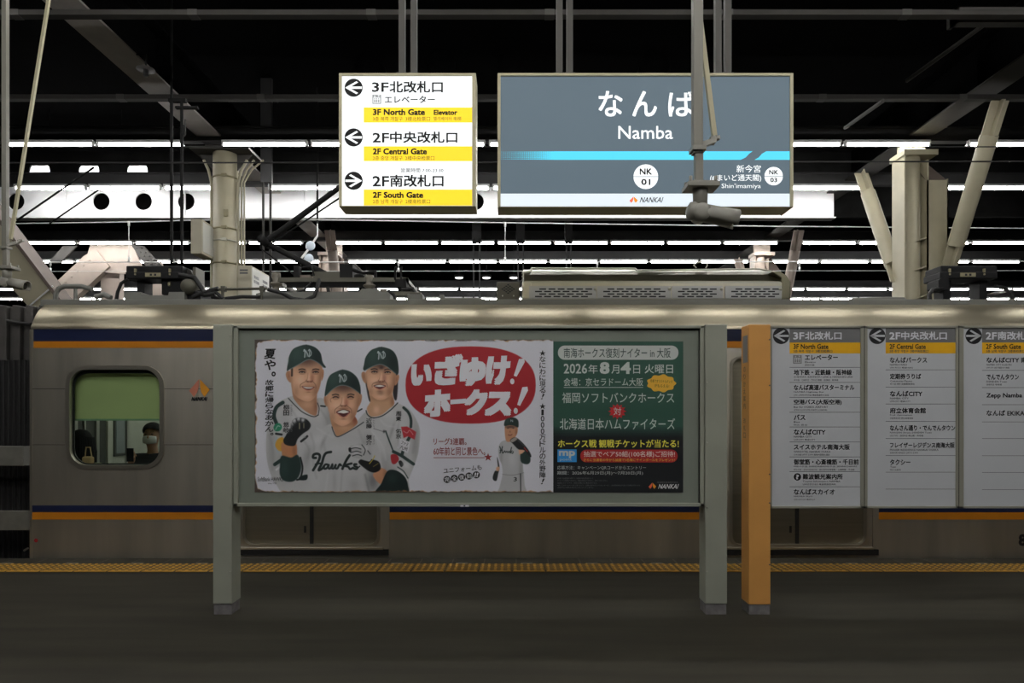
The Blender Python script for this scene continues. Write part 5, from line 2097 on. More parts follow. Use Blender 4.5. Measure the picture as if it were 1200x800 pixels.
# his raised left fist with forearm
blob([(331, 518), (330, 528), (333, 537), (346, 537), (348, 526), (345, 518)], (158, 108, 76), 0.6)
soft(345, 528, 3, 8, SK_D, 0.7)
blob([(330, 534), (328, 545), (328, 556), (333, 563), (343, 564), (350, 558), (353, 546), (349, 533), (341, 536)], GRN, 0.7)
soft(334, 548, 5, 12, GRN_L, 0.4)
blob([(335, 510), (332, 516), (335, 521), (345, 522), (349, 514), (355, 508), (362, 503), (364, 497), (359, 491), (350, 489), (343, 492), (340, 500)], INK, 0.6)
for (x, y, r) in ((345, 492.5, 2.9), (350, 490.5, 2.8), (355, 492, 2.5), (342, 496, 2.8), (339, 500.5, 2.4), (337, 505, 1.8)):
    soft(x, y, r, r * 1.1, (172, 172, 174), 0.95)
for pts in ([(347, 491), (349, 497)], [(352, 490), (353, 497)], [(343, 495), (347, 500)], [(357, 493), (357, 500)]):
    stroke(pts, 0.8, (30, 32, 34))
stroke([(351, 496), (351, 502)], 1.6, (140, 134, 110), 0.8)
stroke([(356, 496), (356, 501)], 1.4, (140, 134, 110), 0.7)
stroke([(353, 517), (358, 513), (360, 511)], 2.6, INK)
soft(357, 512, 1.6, 1.0, (120, 122, 122), 0.9)
# his right hand across the chest
blob([(441, 552), (437, 556), (441, 563), (447, 567), (453, 561), (454, 553), (447, 548)], (162, 116, 88), 0.6)
soft(451, 555, 2.5, 6, SK_D, 0.5)
blob([(447, 566), (454, 552), (464, 551), (474, 558), (478, 568), (476, 580), (440, 580)], GRN_D, 0.6)
soft(460, 560, 7, 8, GRN, 0.8)
blob([(420, 541), (428, 536), (436, 538), (444, 541), (446, 549), (441, 553), (435, 553), (428, 549)], (16, 17, 18), 0.6)
blob([(409, 527), (411, 522), (418, 520.5), (427, 519.5), (432, 524), (436, 532), (434, 540), (428, 539.5), (420, 537), (413, 535)], (146, 146, 147), 0.6)
soft(418, 523, 6, 2, (172, 172, 173), 0.8)
soft(428, 525, 4, 3, (170, 170, 171), 0.7)
soft(417, 531, 5, 1.6, (168, 168, 169), 0.7)
for pts in ([(410, 526), (417, 524.5), (423, 526)], [(411, 530), (418, 528.5), (423, 530)], [(413, 534), (419, 532.5), (424, 534)], [(424, 521), (428, 527), (426, 533)], [(431, 528), (434, 532)]):
    stroke(pts, 0.9, (28, 30, 31))
blob([(408.5, 525), (411, 524.5), (411.5, 529), (409, 529)], INK, 0.5)
stroke([(433, 543), (437, 538), (439, 534)], 1.0, (164, 146, 50))
stroke([(437.5, 546.5), (443, 543)], 0.8, (150, 134, 60), 0.8)
# script on the chest
S5 = lambda pts: [(340 + a / 8.89, 490 + b_ / 8.89) for a, b_ in pts]
HK = (20, 28, 27)
stroke(S5([(268, 412), (240, 408), (245, 380), (280, 368), (308, 385), (302, 430), (270, 490), (240, 540)]), 2.9, HK)
stroke(S5([(425, 350), (375, 362), (350, 400), (330, 470), (305, 520), (300, 540), (330, 525), (350, 505)]), 2.9, HK)
stroke(S5([(265, 480), (300, 470), (335, 470)]), 2.0, HK)
stroke(S5([(400, 485), (370, 480), (350, 505), (360, 525), (385, 515), (402, 485), (398, 515), (415, 522), (440, 495)]), 2.5, HK)
stroke(S5([(440, 480), (430, 515), (455, 520), (475, 485), (468, 515), (492, 520), (515, 480), (530, 490)]), 2.5, HK)
stroke(S5([(620, 385), (590, 430), (560, 490), (545, 525)]), 2.9, HK)
stroke(S5([(640, 470), (600, 480), (570, 495), (605, 505), (625, 528), (655, 515)]), 2.5, HK)
stroke(S5([(690, 478), (668, 480), (675, 500), (700, 510), (690, 528), (660, 520)]), 2.5, HK)
stroke(S5([(700, 520), (725, 500)]), 1.4, HK)

# --- small batter on the right
S7 = lambda pts: [(565 + a / 8.0, 480 + b_ / 8.0) for a, b_ in pts]
blob(S7([(150, 470), (140, 450), (148, 560), (120, 575), (100, 630), (108, 660), (135, 662), (150, 600), (162, 540)]), INK, 0.5)
blob(S7([(135, 540), (162, 535), (158, 570), (135, 572)]), SK, 0.6)
bod = S7([(220, 285), (170, 310), (152, 370), (158, 450), (185, 520), (190, 610), (165, 720), (160, 790), (400, 790), (398, 700), (388, 590), (382, 520), (375, 420), (345, 330), (300, 290)])
blob(bod, (150, 150, 152), 0.5)
bm = maskof(bod)
soft(565 + 280 / 8, 480 + 450 / 8, 5, 12, (166, 166, 168), 0.6, bm)
soft(565 + 365 / 8, 480 + 560 / 8, 3, 12, JER_D, 0.7, bm)
soft(565 + 180 / 8, 480 + 430 / 8, 2, 12, JER_D, 0.5, bm)
stroke(S7([(192, 605), (290, 612), (388, 590)]), 0.7, (100, 100, 102), 0.8)
stroke(S7([(360, 600), (362, 780)]), 1.1, INK)
blob(S7([(345, 370), (350, 420), (372, 420), (400, 390), (385, 360)]), SK, 0.6)
blob(S7([(358, 420), (362, 480), (390, 505), (430, 508), (452, 480), (445, 420), (410, 385), (375, 410)]), GRN, 0.6)
fc = S7([(215, 150), (213, 215), (225, 290), (260, 300), (300, 270), (328, 220), (332, 165), (300, 140), (240, 140)])
blob(fc, (160, 118, 92), 0.5)
fm = maskof(fc)
soft(565 + 265 / 8, 480 + 160 / 8, 8, 1.6, (60, 42, 38), 0.9, fm)
soft(565 + 242 / 8, 480 + 172 / 8, 1.2, 0.6, (40, 28, 26), 0.9, fm)
soft(565 + 292 / 8, 480 + 172 / 8, 1.2, 0.6, (40, 28, 26), 0.9, fm)
soft(565 + 262 / 8, 480 + 205 / 8, 0.9, 1.3, (120, 76, 58), 0.8, fm)
stroke(S7([(245, 235), (262, 240), (280, 232)]), 0.9, (92, 38, 36), 0.9)
soft(565 + 320 / 8, 480 + 210 / 8, 1.5, 5, SK_D, 0.8, fm)
blob(S7([(208, 150), (215, 100), (245, 78), (295, 72), (335, 95), (342, 140), (335, 165), (300, 150), (255, 145)]), GRN, 0.5)
soft(565 + 240 / 8, 480 + 105 / 8, 2.5, 3, GRN_L, 0.6)
stroke(S7([(270, 95), (268, 110)]), 0.6, (150, 158, 160))
stroke(S7([(285, 95), (287, 110)]), 0.6, (150, 158, 160))
stroke(S7([(270, 96), (286, 110)]), 0.6, (150, 158, 160))
blob(S7([(262, 285), (310, 258), (370, 300), (430, 370), (460, 430), (445, 440), (395, 380), (340, 370), (290, 320)]), (24, 26, 28), 0.5)
blob(S7([(265, 285), (310, 258), (330, 275), (285, 305)]), (128, 124, 120), 0.6)
stroke(S7([(395, 355), (425, 390)]), 1.2, (140, 44, 44))
stroke(S7([(335, 285), (400, 345)]), 0.6, (90, 92, 94), 0.8)
HQ = S7([(165, 350), (160, 400)])
stroke(S7([(165, 345), (175, 375), (168, 405)]), 1.0, HK)
stroke(S7([(190, 345), (185, 375), (192, 405), (205, 395)]), 1.0, HK)
stroke(S7([(168, 380), (190, 378)]), 0.7, HK)
stroke(S7([(205, 395), (212, 385), (222, 400), (232, 388), (242, 402), (252, 388), (258, 400)]), 0.9, HK)
stroke(S7([(275, 352), (264, 405)]), 1.0, HK)
stroke(S7([(282, 385), (268, 395), (285, 408), (292, 392)]), 0.9, HK)

IMG *= (0.985 + 0.03 * RNG.random((NYg, NXg)))[..., None]
# rusty, chipped edge of the printed sheet
ed = np.minimum(np.minimum(gx - PX0, PX1 - gx + 60), np.minimum(gy - PY0, PY1 - gy))
lef = (gx - PX0)
n1 = vnoise(7, 7, 21) * 0.6 + vnoise(2.6, 2.6, 22) * 0.4
corner = np.exp(-(((gx - PX0) / 9) ** 2 + ((gy - PY0) / 7) ** 2)) + np.exp(-(((gx - PX0) / 10) ** 2 + ((PY1 - gy) / 8) ** 2))
thr = 0.2 + 2.3 * n1 ** 1.6 * (np.where(lef < 8, 1.3, 1.0)) + 4.5 * corner
rust = np.clip((thr + 1.8 * vnoise(4, 4, 23) - ed) / 1.4, 0, 1) * np.clip((PX1 - gx) / 3, 0, 1)
dark = np.clip((thr - ed) / 0.9, 0, 1) * np.clip((PX1 - gx) / 3, 0, 1)
rc = np.where((vnoise(9, 9, 24) > 0.5)[..., None], np.array((148, 104, 58.0)), np.array((120, 92, 66.0)))
IMG = IMG * (1 - 0.75 * rust[..., None]) + rc * 0.75 * rust[..., None]
IMG = IMG * (1 - 0.85 * dark[..., None]) + np.array((48, 42, 40.0)) * 0.85 * dark[..., None]
topsc = np.clip((3.0 - (gy - PY0)) / 2, 0, 1) * (vnoise(16, 5, 25) > 0.52)
IMG = IMG * (1 - 0.6 * topsc[..., None]) + np.array((70, 68, 68.0)) * 0.6 * topsc[..., None]

m_print = bpy.data.materials.new('printed poster picture')
m_print.use_nodes = True
nt = m_print.node_tree
pb_ = nt.nodes['Principled BSDF']
pb_.inputs['Roughness'].default_value = 0.45
at = nt.nodes.new('ShaderNodeVertexColor')
at.layer_name = 'print'
nt.links.new(at.outputs['Color'], pb_.inputs['Base Color'])


def picture_sheet(name, root, label, Y):
    c = np.clip(IMG, 0, 255) / 255.0
    lin_ = np.where(c <= 0.04045, c / 12.92, ((c + 0.055) / 1.055) ** 2.4) / KV
    lin_ = np.clip(lin_, 0, 0.92)
    org = worldloc(root)
    me = bpy.data.meshes.new(name)
    N = NXg * NYg
    co = np.stack([(gx - 600) / F * Y - org[0], np.full_like(gx, Y - org[1]), EYE + (HZ - gy) / F * Y - org[2]], -1).reshape(-1, 3)
    me.vertices.add(N)
    me.vertices.foreach_set('co', co.astype(np.float32).ravel())
    i = np.arange(N).reshape(NYg, NXg)
    qd = np.stack([i[1:, :-1], i[1:, 1:], i[:-1, 1:], i[:-1, :-1]], -1).reshape(-1, 4)
    me.loops.add(qd.size)
    me.loops.foreach_set('vertex_index', qd.ravel().astype(np.int32))
    me.polygons.add(len(qd))
    me.polygons.foreach_set('loop_start', (np.arange(len(qd)) * 4).astype(np.int32))
    me.update(calc_edges=True)
    ca = me.color_attributes.new('print', 'FLOAT_COLOR', 'POINT')
    ca.data.foreach_set('color', np.concatenate([lin_, np.ones((NYg, NXg, 1))], -1).astype(np.float32).ravel())
    me.materials.append(m_print)
    o = bpy.data.objects.new(name, me)
    COL.objects.link(o)
    o.parent = root
    return o


poster = thing('poster', (W(473), YQ, H(577)), 'white baseball poster with rusty edges, men in green caps and red oval', 'poster')
picture_sheet('printed_picture', poster, '', YQ)
b = MB(M_ink)
b.box(X_(PX0, YQ), X_(PX1, YQ), YQ + 0.0006, YQ + 0.0035, Z_(PY1, YQ), Z_(PY0, YQ))
b.build('backing_sheet', poster)
sh = Sheet(YQ)
PW = q(184, 184, 190)
PK = q(28, 28, 30)
for ch, x0, y0, x1, y1, r_ in (('い', 78, 168, 168, 260, .05), ('ざ', 178, 128, 298, 258, .05), ('ゆ', 286, 140, 398, 262, .04), ('け', 398, 134, 500, 258, .03), ('ホ', 134, 278, 248, 392, .08), ('ー', 246, 318, 312, 338, .08), ('ク', 306, 276, 404, 386, .04), ('ス', 396, 286, 510, 390, .0)):
    sh.text(ch, 460 + x0 / 3.635, 380 + y0 / 3.635, 460 + x1 / 3.635, 380 + y1 / 3.635, PW, 0.06, 2, 0.12, r_, 3)
for x0, y0, x1, y1 in ((500, 145, 562, 256), (515, 265, 576, 382)):
    A_ = lambda pts: [(460 + (x0 + a * (x1 - x0)) / 3.635, 380 + (y0 + c * (y1 - y0)) / 3.635) for a, c in pts]
    sh.poly(A_([(0.62, 0.02), (0.98, 0.0), (1.02, 0.14), (0.46, 0.70), (0.26, 0.66)]), PW, 2)
    sh.poly(A_([(0.16 + 0.15 * math.cos(t), 0.88 + 0.11 * math.sin(t)) for t in np.linspace(0, 2 * PI, 16, endpoint=False)]), PW, 2)
sh.build('slogan_lettering', poster)
sh = Sheet(YQ)
DR = q(112, 40, 42)
sh.text('リーグ3連覇。', 508, 513, 546.8, 521.2, DR, 0.012)
sh.text('60年前と同じ景色へ。', 508, 523.6, 568.7, 533.4, DR, 0.012)
sh.rect(508, 535.7, 568, 536.5, DR, 1)
sh.poly([(572 + (5 if k % 2 == 0 else 2.1) * math.cos(PI / 2 + k * PI / 5), 535.6 - (5 if k % 2 == 0 else 2.1) * math.sin(PI / 2 + k * PI / 5)) for k in range(10)], DR, 1)
sh.text('ユニフォームも', 519.5, 546.5, 564.5, 552.5, PK, 0.012, 2, 0, 0.10)
for i, ch in enumerate('完全復刻'):
    sh.circle(523.8 + 8.6 * i, 561.6 - 1.35 * i, 4.2, PK, 1)
    sh.text(ch, 521 + 8.6 * i, 558.9 - 1.35 * i, 526.6 + 8.6 * i, 564.4 - 1.35 * i, PW, 0.01, 2, 0, 0.1)
sh.circle(558.2, 556.2, 4.2, PK, 1)
sh.text('!!', 556, 553.6, 560.4, 558.8, PW, 0.03, 2, 0.2)
sh.vtext('★なにわに現る！', 632.2, 409.8, 639.4, 468, PK, 0.012)
sh.vtext('★1000万ドルの外野陣！', 632.2, 472, 639.4, 567.5, PK, 0.012)
sh.vtext('夏や。', 310, 408, 323.2, 447, PK, 0.024, shear=0.12)
sh.vtext('故郷に帰らなあかん。', 311, 444.5, 320.6, 513, PK, 0.022, shear=0.12)
sh.text('SoftBank HAWKS', 302, 558.6, 332, 563.8, PK, 0.0)
sh.text('since 1938', 314, 565, 324, 567, PK, 0.0)
for t, x0, y0, x1, y1 in (('柳田', 332, 473.5, 339, 487), ('悠岐', 332, 494, 339, 507), ('近藤', 429, 489.5, 436, 502), ('健介', 429, 509, 436, 521.5), ('周東', 463.8, 481.5, 470.2, 493.5), ('佑京', 463.8, 502, 470.2, 514)):
    sh.vtext(t, x0, y0, x1, y1, PK, 0.018)
sh.vtext('やなぎた', 340.6, 473.5, 342.8, 487, q(90, 90, 92), 0.0)
sh.vtext('ゆうき', 340.6, 495, 342.8, 506, q(90, 90, 92), 0.0)
sh.vtext('こんどう', 437, 490, 439.2, 502, q(90, 90, 92), 0.0)
sh.vtext('けんすけ', 437, 510, 439.2, 521, q(90, 90, 92), 0.0)
sh.text('ファミ', 470, 517.5, 478.5, 521.5, PK, 0.01, 2, 0, -0.35)
sh.text('九州', 468.7, 522.5, 477.5, 527, PK, 0.01, 2, 0, -0.35)
sh.text('3', 601.8, 558.8, 605.8, 563.8, PK, 0.02)
sh.build('lettering', poster)

# ---- right poster
p2 = thing('poster', (W(724), YQ, H(577)), 'dark green and black game notice poster with yellow headline', 'poster')
b = MB(q(24, 26, 28))
b.box(X_(648.4, YQ), X_(800.6, YQ), YQ, YQ + 0.003, Z_(576.8, YQ), Z_(400, YQ))
b.build('sheet', p2)
sh = Sheet(YQ)
sh.rect(648.5, 400.2, 800.4, 498, q(40, 66, 56), 1)
for k in range(6):
    f_ = k / 6
    sh.rect(648.5, 498 + 2.2 * k, 800.4, 498 + 2.2 * (k + 1), q(int(40 - 16 * f_), int(66 - 38 * f_), int(56 - 26 * f_)), 1)
sh.build('green_field', p2)
sh = Sheet(YQ)
GW = q(160, 163, 160)
sh.poly(rrect(653.8, 404.8, 795, 421.4, 8), GW, 2)
sh.poly([(758.5 + 33 * (0.5 + 0.5 * math.cos(t) * (1 + 0.06 * math.cos(9 * t))), 449 + 10 * math.sin(t) * (1 + 0.08 * math.cos(9 * t))) for t in np.linspace(0, 2 * PI, 72, endpoint=False)], q(186, 144, 54), 2)
sh.poly([(723.4 + (10.8 if k % 2 == 0 else 7.4) * math.cos(k * PI / 12), 481.8 + (9.2 if k % 2 == 0 else 6.4) * math.sin(k * PI / 12)) for k in range(24)], q(150, 34, 38), 2)
sh.rect(653.2, 526.4, 675.8, 541.2, q(46, 120, 176), 2)
sh.poly(rrect(680, 526.6, 794, 541.6, 7.2), q(138, 36, 38), 2)
sh.rect(660.6, 453.5, 753.6, 454.1, GW, 2)
sh.build('printed_badge', p2)
sh = Sheet(YQ)
sh.text('南海ホークス復刻ナイター in 大阪', 660.6, 407.6, 785.8, 419.2, q(48, 62, 58), 0.008, 3)
sh.text('2026', 660.6, 426, 688, 437.6, GW, 0.016)
sh.text('年', 689.5, 427, 700.5, 437.6, GW, 0.008)
sh.text('8', 702.8, 424, 714.3, 438, GW, 0.03)
sh.text('月', 716.5, 427.5, 725.6, 437.6, GW, 0.006)
sh.text('4', 727.3, 424, 739.2, 438, GW, 0.03)
sh.text('日', 742, 427.5, 750, 437.6, GW, 0.004)
sh.text('火曜日', 755.5, 426.8, 788.6, 437.4, GW, 0.004)
sh.text('会場：京セラドーム大阪', 660.6, 442.7, 753.6, 452.2, GW, 0.004)
sh.text('福岡ソフトバンクホークス', 658.7, 459.8, 790, 472.2, GW, 0.004)
sh.text('対', 719, 477, 728, 486.2, GW, 0.008, 3)
sh.text('北海道日本ハムファイターズ', 656, 490, 791, 503.2, GW, 0.004)
sh.text('先着でオリジナルグッズ', 762, 444.8, 788, 448.4, q(80, 58, 24), 0.004, 3, 0, -0.05)
sh.text('がもらえる!', 767, 450, 784, 453.8, q(80, 58, 24), 0.004, 3, 0, -0.05)
sh.text('ホークス戦 観戦チケットが当たる!', 653.8, 514.8, 795.4, 524.4, q(202, 182, 70), 0.02)
sh.text('mp', 655, 528, 674, 536.6, GW, 0.03, 3)
sh.text('point', 656, 536.8, 670, 540.4, GW, 0.004, 3)
sh.text('抽選でペア50組(100名様)ご招待!', 684, 528.4, 790.8, 536.2, q(180, 176, 172), 0.008, 3)
sh.text('さらに当選者の中から抽選で3名様にサインボールをプレゼント!', 684, 537, 790.8, 540.4, q(196, 160, 60), 0.004, 3)
sh.text('応募方法：キャンペーンQRコードからエントリー', 653, 545.5, 757, 550.2, GW, 0.003)
sh.text('期間：2026年6月29日(月)～7月20日(月)', 653, 551.8, 753.4, 556.6, GW, 0.003)
TG = q(92, 94, 94)
sh.text('※応募には会員登録が必要です。当選者の発表は発送をもって', 653, 559.3, 695, 561.2, TG, 0.0)
sh.text('※チケットの転売はできません。座席の指定はできません。予めご了承ください。', 653, 562, 712, 563.9, TG, 0.0)
sh.text('※画像はイメージです。内容は変更になる場合があります。', 653, 564.8, 700, 566.7, TG, 0.0)
sh.text('※詳しくはホームページをご覧ください。お問い合わせはコールセンターまで。試合開始時刻は変更になる場合があります。', 653, 567.6, 751, 569.4, TG, 0.0)
sh.text('※雨天中止の場合を除き払い戻しはいたしません。', 653, 570.2, 696, 572, TG, 0.0)
sh.text('NANKAI', 772, 567, 794.6, 572.4, q(190, 190, 192), 0.012, 2, 0.3)
sh.text('南海電気鉄道株式会社', 770, 564, 794.6, 565.8, TG, 0.0)
sh.build('lettering', p2)
sh = Sheet(YQ)
sh.petals(764.5, 569, 9, 7.4, q(196, 84, 60), q(200, 120, 40), 2)
sh.build('emblem', p2)
for pos in ((299.6, 574.5), (800, 401.5), (676, 576), (736, 576), (799.2, 575.8)):
    pass

# ================================================================== ORANGE POST AND DIRECTION BOARD
db = thing('direction_board', (W(1060), YP + 0.07, 0), 'white direction board of three gate panels on an orange post', 'sign board')
b = MB(M_orange)
b.box(W(877.5), W(903), YP, YP + 0.15, 0.07, H(380))
op = b.build('post', db, 0.004)
op['label'] = 'orange post'
b = MB(M_base)
b.box(W(877.5) + 0.004, W(903) - 0.004, YP + 0.006, YP + 0.144, 0, 0.07)
b.build('footing', op)
b = MB(M_brown)
for z in (0.35, 0.78, 0.98, 1.6, 1.92):
    b.lathe([(0.005, -0.004), (0.005, 0)], W(903) - 0.008, YP - 0.0005, z, n=8, axis='y')
b.build('screw', op)
# lettering on the side face of the post
b = MB()
xs = W(877.5) - 0.0012
for k, ch in enumerate('のりかえ案内　改札口'):
    if ch == '　':
        continue
    v, f, _ = glyphs(ch, 0.0, 2)
    lo, hi = v.min(0), v.max(0)
    w = (v - lo) / np.maximum(hi - lo, 1e-6)
    z0 = H(435) - 0.052 * k
    b.add([(xs, YP + 0.105 - 0.045 * c[0], z0 + 0.038 * c[1]) for c in w], f, M_brown)
b.build('side_lettering', op)
b = MB(M_icongrey)
b.add([(xs, YP + 0.02, H(392)), (xs, YP + 0.115, H(392)), (xs, YP + 0.115, H(424)), (xs, YP + 0.02, H(424))], [(0, 1, 2, 3)], M_icongrey)
b.build('side_badge', op)
b = MB(M_orange)
b.box(W(1277), W(1303), YP, YP + 0.15, 0.0, H(380))
b.build('post', db, 0.004)
xl, xr = W(903.2), W(1276)
b = MB(M_alu)
Yd0 = YP + 0.02
zt, zb_ = H(381), H(596)
b.box(xl, xr, Yd0 + 0.03, Yd0 + 0.1, zb_ + 0.01, zt - 0.01)
t = 0.016
for px0, px1 in ((903.2, 906.2), (1010.5, 1018.6), (1122.8, 1131.8), (1235.5, 1244)):
    b.box(W(px0), W(px1), Yd0, Yd0 + 0.1, zb_, zt)
b.box(xl, xr, Yd0, Yd0 + 0.1, zt - t, zt)
b.box(xl, xr, Yd0, Yd0 + 0.1, zb_, zb_ + t)
b.build('frame', db, 0.002)
b = MB(M_gapdark)
for px in (1014.8, 1126):
    b.box(W(px) - 0.002, W(px) + 0.002, Yd0 - 0.001, Yd0 + 0.01, zb_, zt)
b.build('panel_joint', db)
PAN = [
    (906.2, 1010.5, '3F', '北改札口', '3F North Gate', '3층 북쪽 개찰구  3楼北检票口', False, [430.3, 447.9, 465.4, 482.9, 500.1, 517.7, 535.2, 552.4, 570.2], [
        ('エレベーター', 'Elevator', '엘리베이터 电梯', 38.5, 13, 11),
        ('地下鉄・近鉄線・阪神線', 'SUBWAY, KINTETSU LINE & HANSHIN LINE', '지하철・긴테쓰선・한신선 地铁・近铁线・阪神线', 68, 69, 52),
        ('なんば高速バスターミナル', 'NAMBA Highway Bus', '난바 고속버스터미널 难波高速巴士总站', 71, 35, 41),
        ('空港バス(大阪空港)', 'Bus for OSAKA AIRPORT', '공항버스(오사카공항) 机场巴士(大阪机场)', 56, 40, 39),
        ('バス', 'Bus', '버스 巴士', 13.5, 7, 16),
        ('なんばCITY', 'NAMBA CITY', '난바CITY 难波CITY', 37, 21, 25),
        ('スイスホテル南海大阪', 'SWISSOTEL NANKAI OSAKA', '스위소텔 난카이 오사카 南海大阪瑞士酒店', 65.5, 43, 42),
        ('御堂筋・心斎橋筋・千日前', 'MIDOSUJI, SHINSAIBASHI-SUJI, SENNICHIMAE', '미도스지・신사이바시스지・센니치마에 御堂筋・心斋桥筋・千日前', 76, 74, 71),
        ('難波観光案内所', 'Tourist Information NAMBA', '난바관광안내소 难波旅游咨询处', 47, 44, 39),
        ('なんばスカイオ', 'NAMBA SkyO', '난바 스카이오 难波SkyO', 48, 22, 25)]),
    (1018.8, 1122.8, '2F', '中央改札口', '2F Central Gate', '2층 중앙 개찰구  2楼中央检票口', False, [433.2, 453.4, 473.2, 493.6, 513.7, 533.6, 553.1, 572.9], [
        ('なんばパークス', 'NAMBA PARKS', '난바 파크스 难波PARKS', 43.5, 20, 27),
        ('定期券うりば', 'Commuter Passes', '정기권 매장 定期票售票处', 36.5, 26, 29),
        ('なんばCITY', 'NAMBA CITY', '난바CITY 难波CITY', 38, 22, 24),
        ('府立体育会館', 'Pref. Gymnasium', '부립체육회관 府立体育会馆', 42, 26, 27),
        ('なんさん通り・でんでんタウン', 'NANSAN Street, DENDEN Town', '난산거리・덴덴타운 南山街・电电城', 76.5, 49, 39),
        ('フレイザーレジデンス南海大阪', 'FRASER RESIDENCE NANKAI OSAKA', '프레이저 레지던스 난카이 오사카', 75.5, 57, 33),
        ('タクシー', 'Taxi', '택시 出租车', 24, 7, 13)]),
    (1131.8, 1235.5, '2F', '南改札口', '2F South Gate', '2층 남쪽 개찰구  2楼南检票口', True, [433.8, 454, 474, 494.2, 513.7, 533.8, 553.4, 573.5], [
        ('なんばCITY 南館', 'NAMBA CITY South Bld.', '난바CITY 남관 难波CITY南馆', 55, 30, 27),
        ('でんでんタウン', 'DENDEN Town', '덴덴타운 电电城', 38, 24, 18),
        ('Zepp Namba', '', '', 42, 0, 0),
        ('なんば EKIKAN', '', '', 50, 0, 0)])]
for x0, x1, fl, jp, en, sub, rt, lines, rows in PAN:
    b = MB(M_dirwhite)
    b.box(W(x0), W(x1), Yd0 + 0.008, Yd0 + 0.03, zb_ + t * 0.5, zt - t * 0.5)
    pn = b.build('gate_panel', db)
    Yl = Yd0 + 0.008
    sh = Sheet(Yl, 0.0005)
    hx = x0 + 19
    sh.rect(hx, 383.5, x1, 401.2, M_dirgrey, 1)
    sh.rect(hx, 401.2, x1, 414, M_diryel, 1)
    sh.text(fl, hx + 4.3, 389.2, hx + 17.2, 397.7, M_inkwhite, 0.026)
    sh.text(jp, hx + 18.2, 388.5, hx + 18.2 + (42.8 if len(jp) == 4 else 53.5), 398, M_inkwhite, 0.026)
    sh.text(en, hx + 4.6, 403, hx + (45.5 if len(en) < 15 else 47), 408.8, M_ink, 0.028)
    sh.text(sub, hx + 4.6, 409.7, hx + 50, 413, M_inkgrey, 0.012)
    sh.build('header', pn)
    sh = Sheet(Yl, 0.0005)
    sh.arrow_badge(x0 + 9.2, 393.4, 9.7, M_ink, M_dirwhite, rt)
    sh.build('arrow_badge', pn)
    sh = Sheet(Yl, 0.0005)
    for y in lines:
        sh.rect(hx, y - 0.25, x1 - 0.8, y + 0.25, M_inkgrey, 1)
    sh.build('rule_line', pn)
    sh = Sheet(Yl, 0.0005)
    tops = [414.0] + lines
    pitch = lines[1] - lines[0]
    for i, (a_, e_, k_, w0, w1, w2) in enumerate(rows):
        y = tops[i] if i or pitch > 18 else lines[0] - pitch
        ox = hx + 5
        if a_ == 'エレベーター':
            sh.lift_icon(hx + 4.2, y + 3.2, hx + 14.2, y + 13.2, M_icongrey, M_dirwhite)
            ox = hx + 18
        if a_ == '難波観光案内所':
            sh.circle(hx + 9.2, y + 6.2, 4.3, M_ink, 1)
            sh.text('?', hx + 7.4, y + 3.4, hx + 11, y + 9, M_dirwhite, 0.03)
            ox = hx + 15.4
        m0 = y + (2.6 if pitch < 18 else 4.4)
        if not e_:
            m0 = y + 6.5
        sh.text(a_, ox, m0, ox + w0, m0 + 6.6, M_ink, 0.028)
        if e_:
            sh.text(e_, ox, m0 + 7.7, ox + w1, m0 + 9.9, M_inkgrey, 0.012, res=1)
            sh.text(k_, ox, m0 + 11.2, ox + w2, m0 + 13.4, M_inkgrey, 0.012, res=1)
    sh.build('lettering', pn)

# ================================================================== PASSENGERS
def skin_mesh(name, verts, edges, radii, m, parent, sub=2):
    org = worldloc(parent)
    me = bpy.data.meshes.new(name)
    me.from_pydata([(v[0] - org[0], v[1] - org[1], v[2] - org[2]) for v in verts], edges, [])
    me.materials.append(m)
    o = bpy.data.objects.new(name, me)
    COL.objects.link(o)
    o.parent = parent
    sk = o.modifiers.new('skin', 'SKIN')
    sk.use_smooth_shade = True
    for i, r in enumerate(radii):
        d = me.skin_vertices[0].data[i]
        rr = r if isinstance(r, tuple) else (r, r)
        d.radius = rr
    me.skin_vertices[0].data[0].use_root = True
    ss = o.modifiers.new('subdivision', 'SUBSURF')
    ss.levels = ss.render_levels = sub
    return o


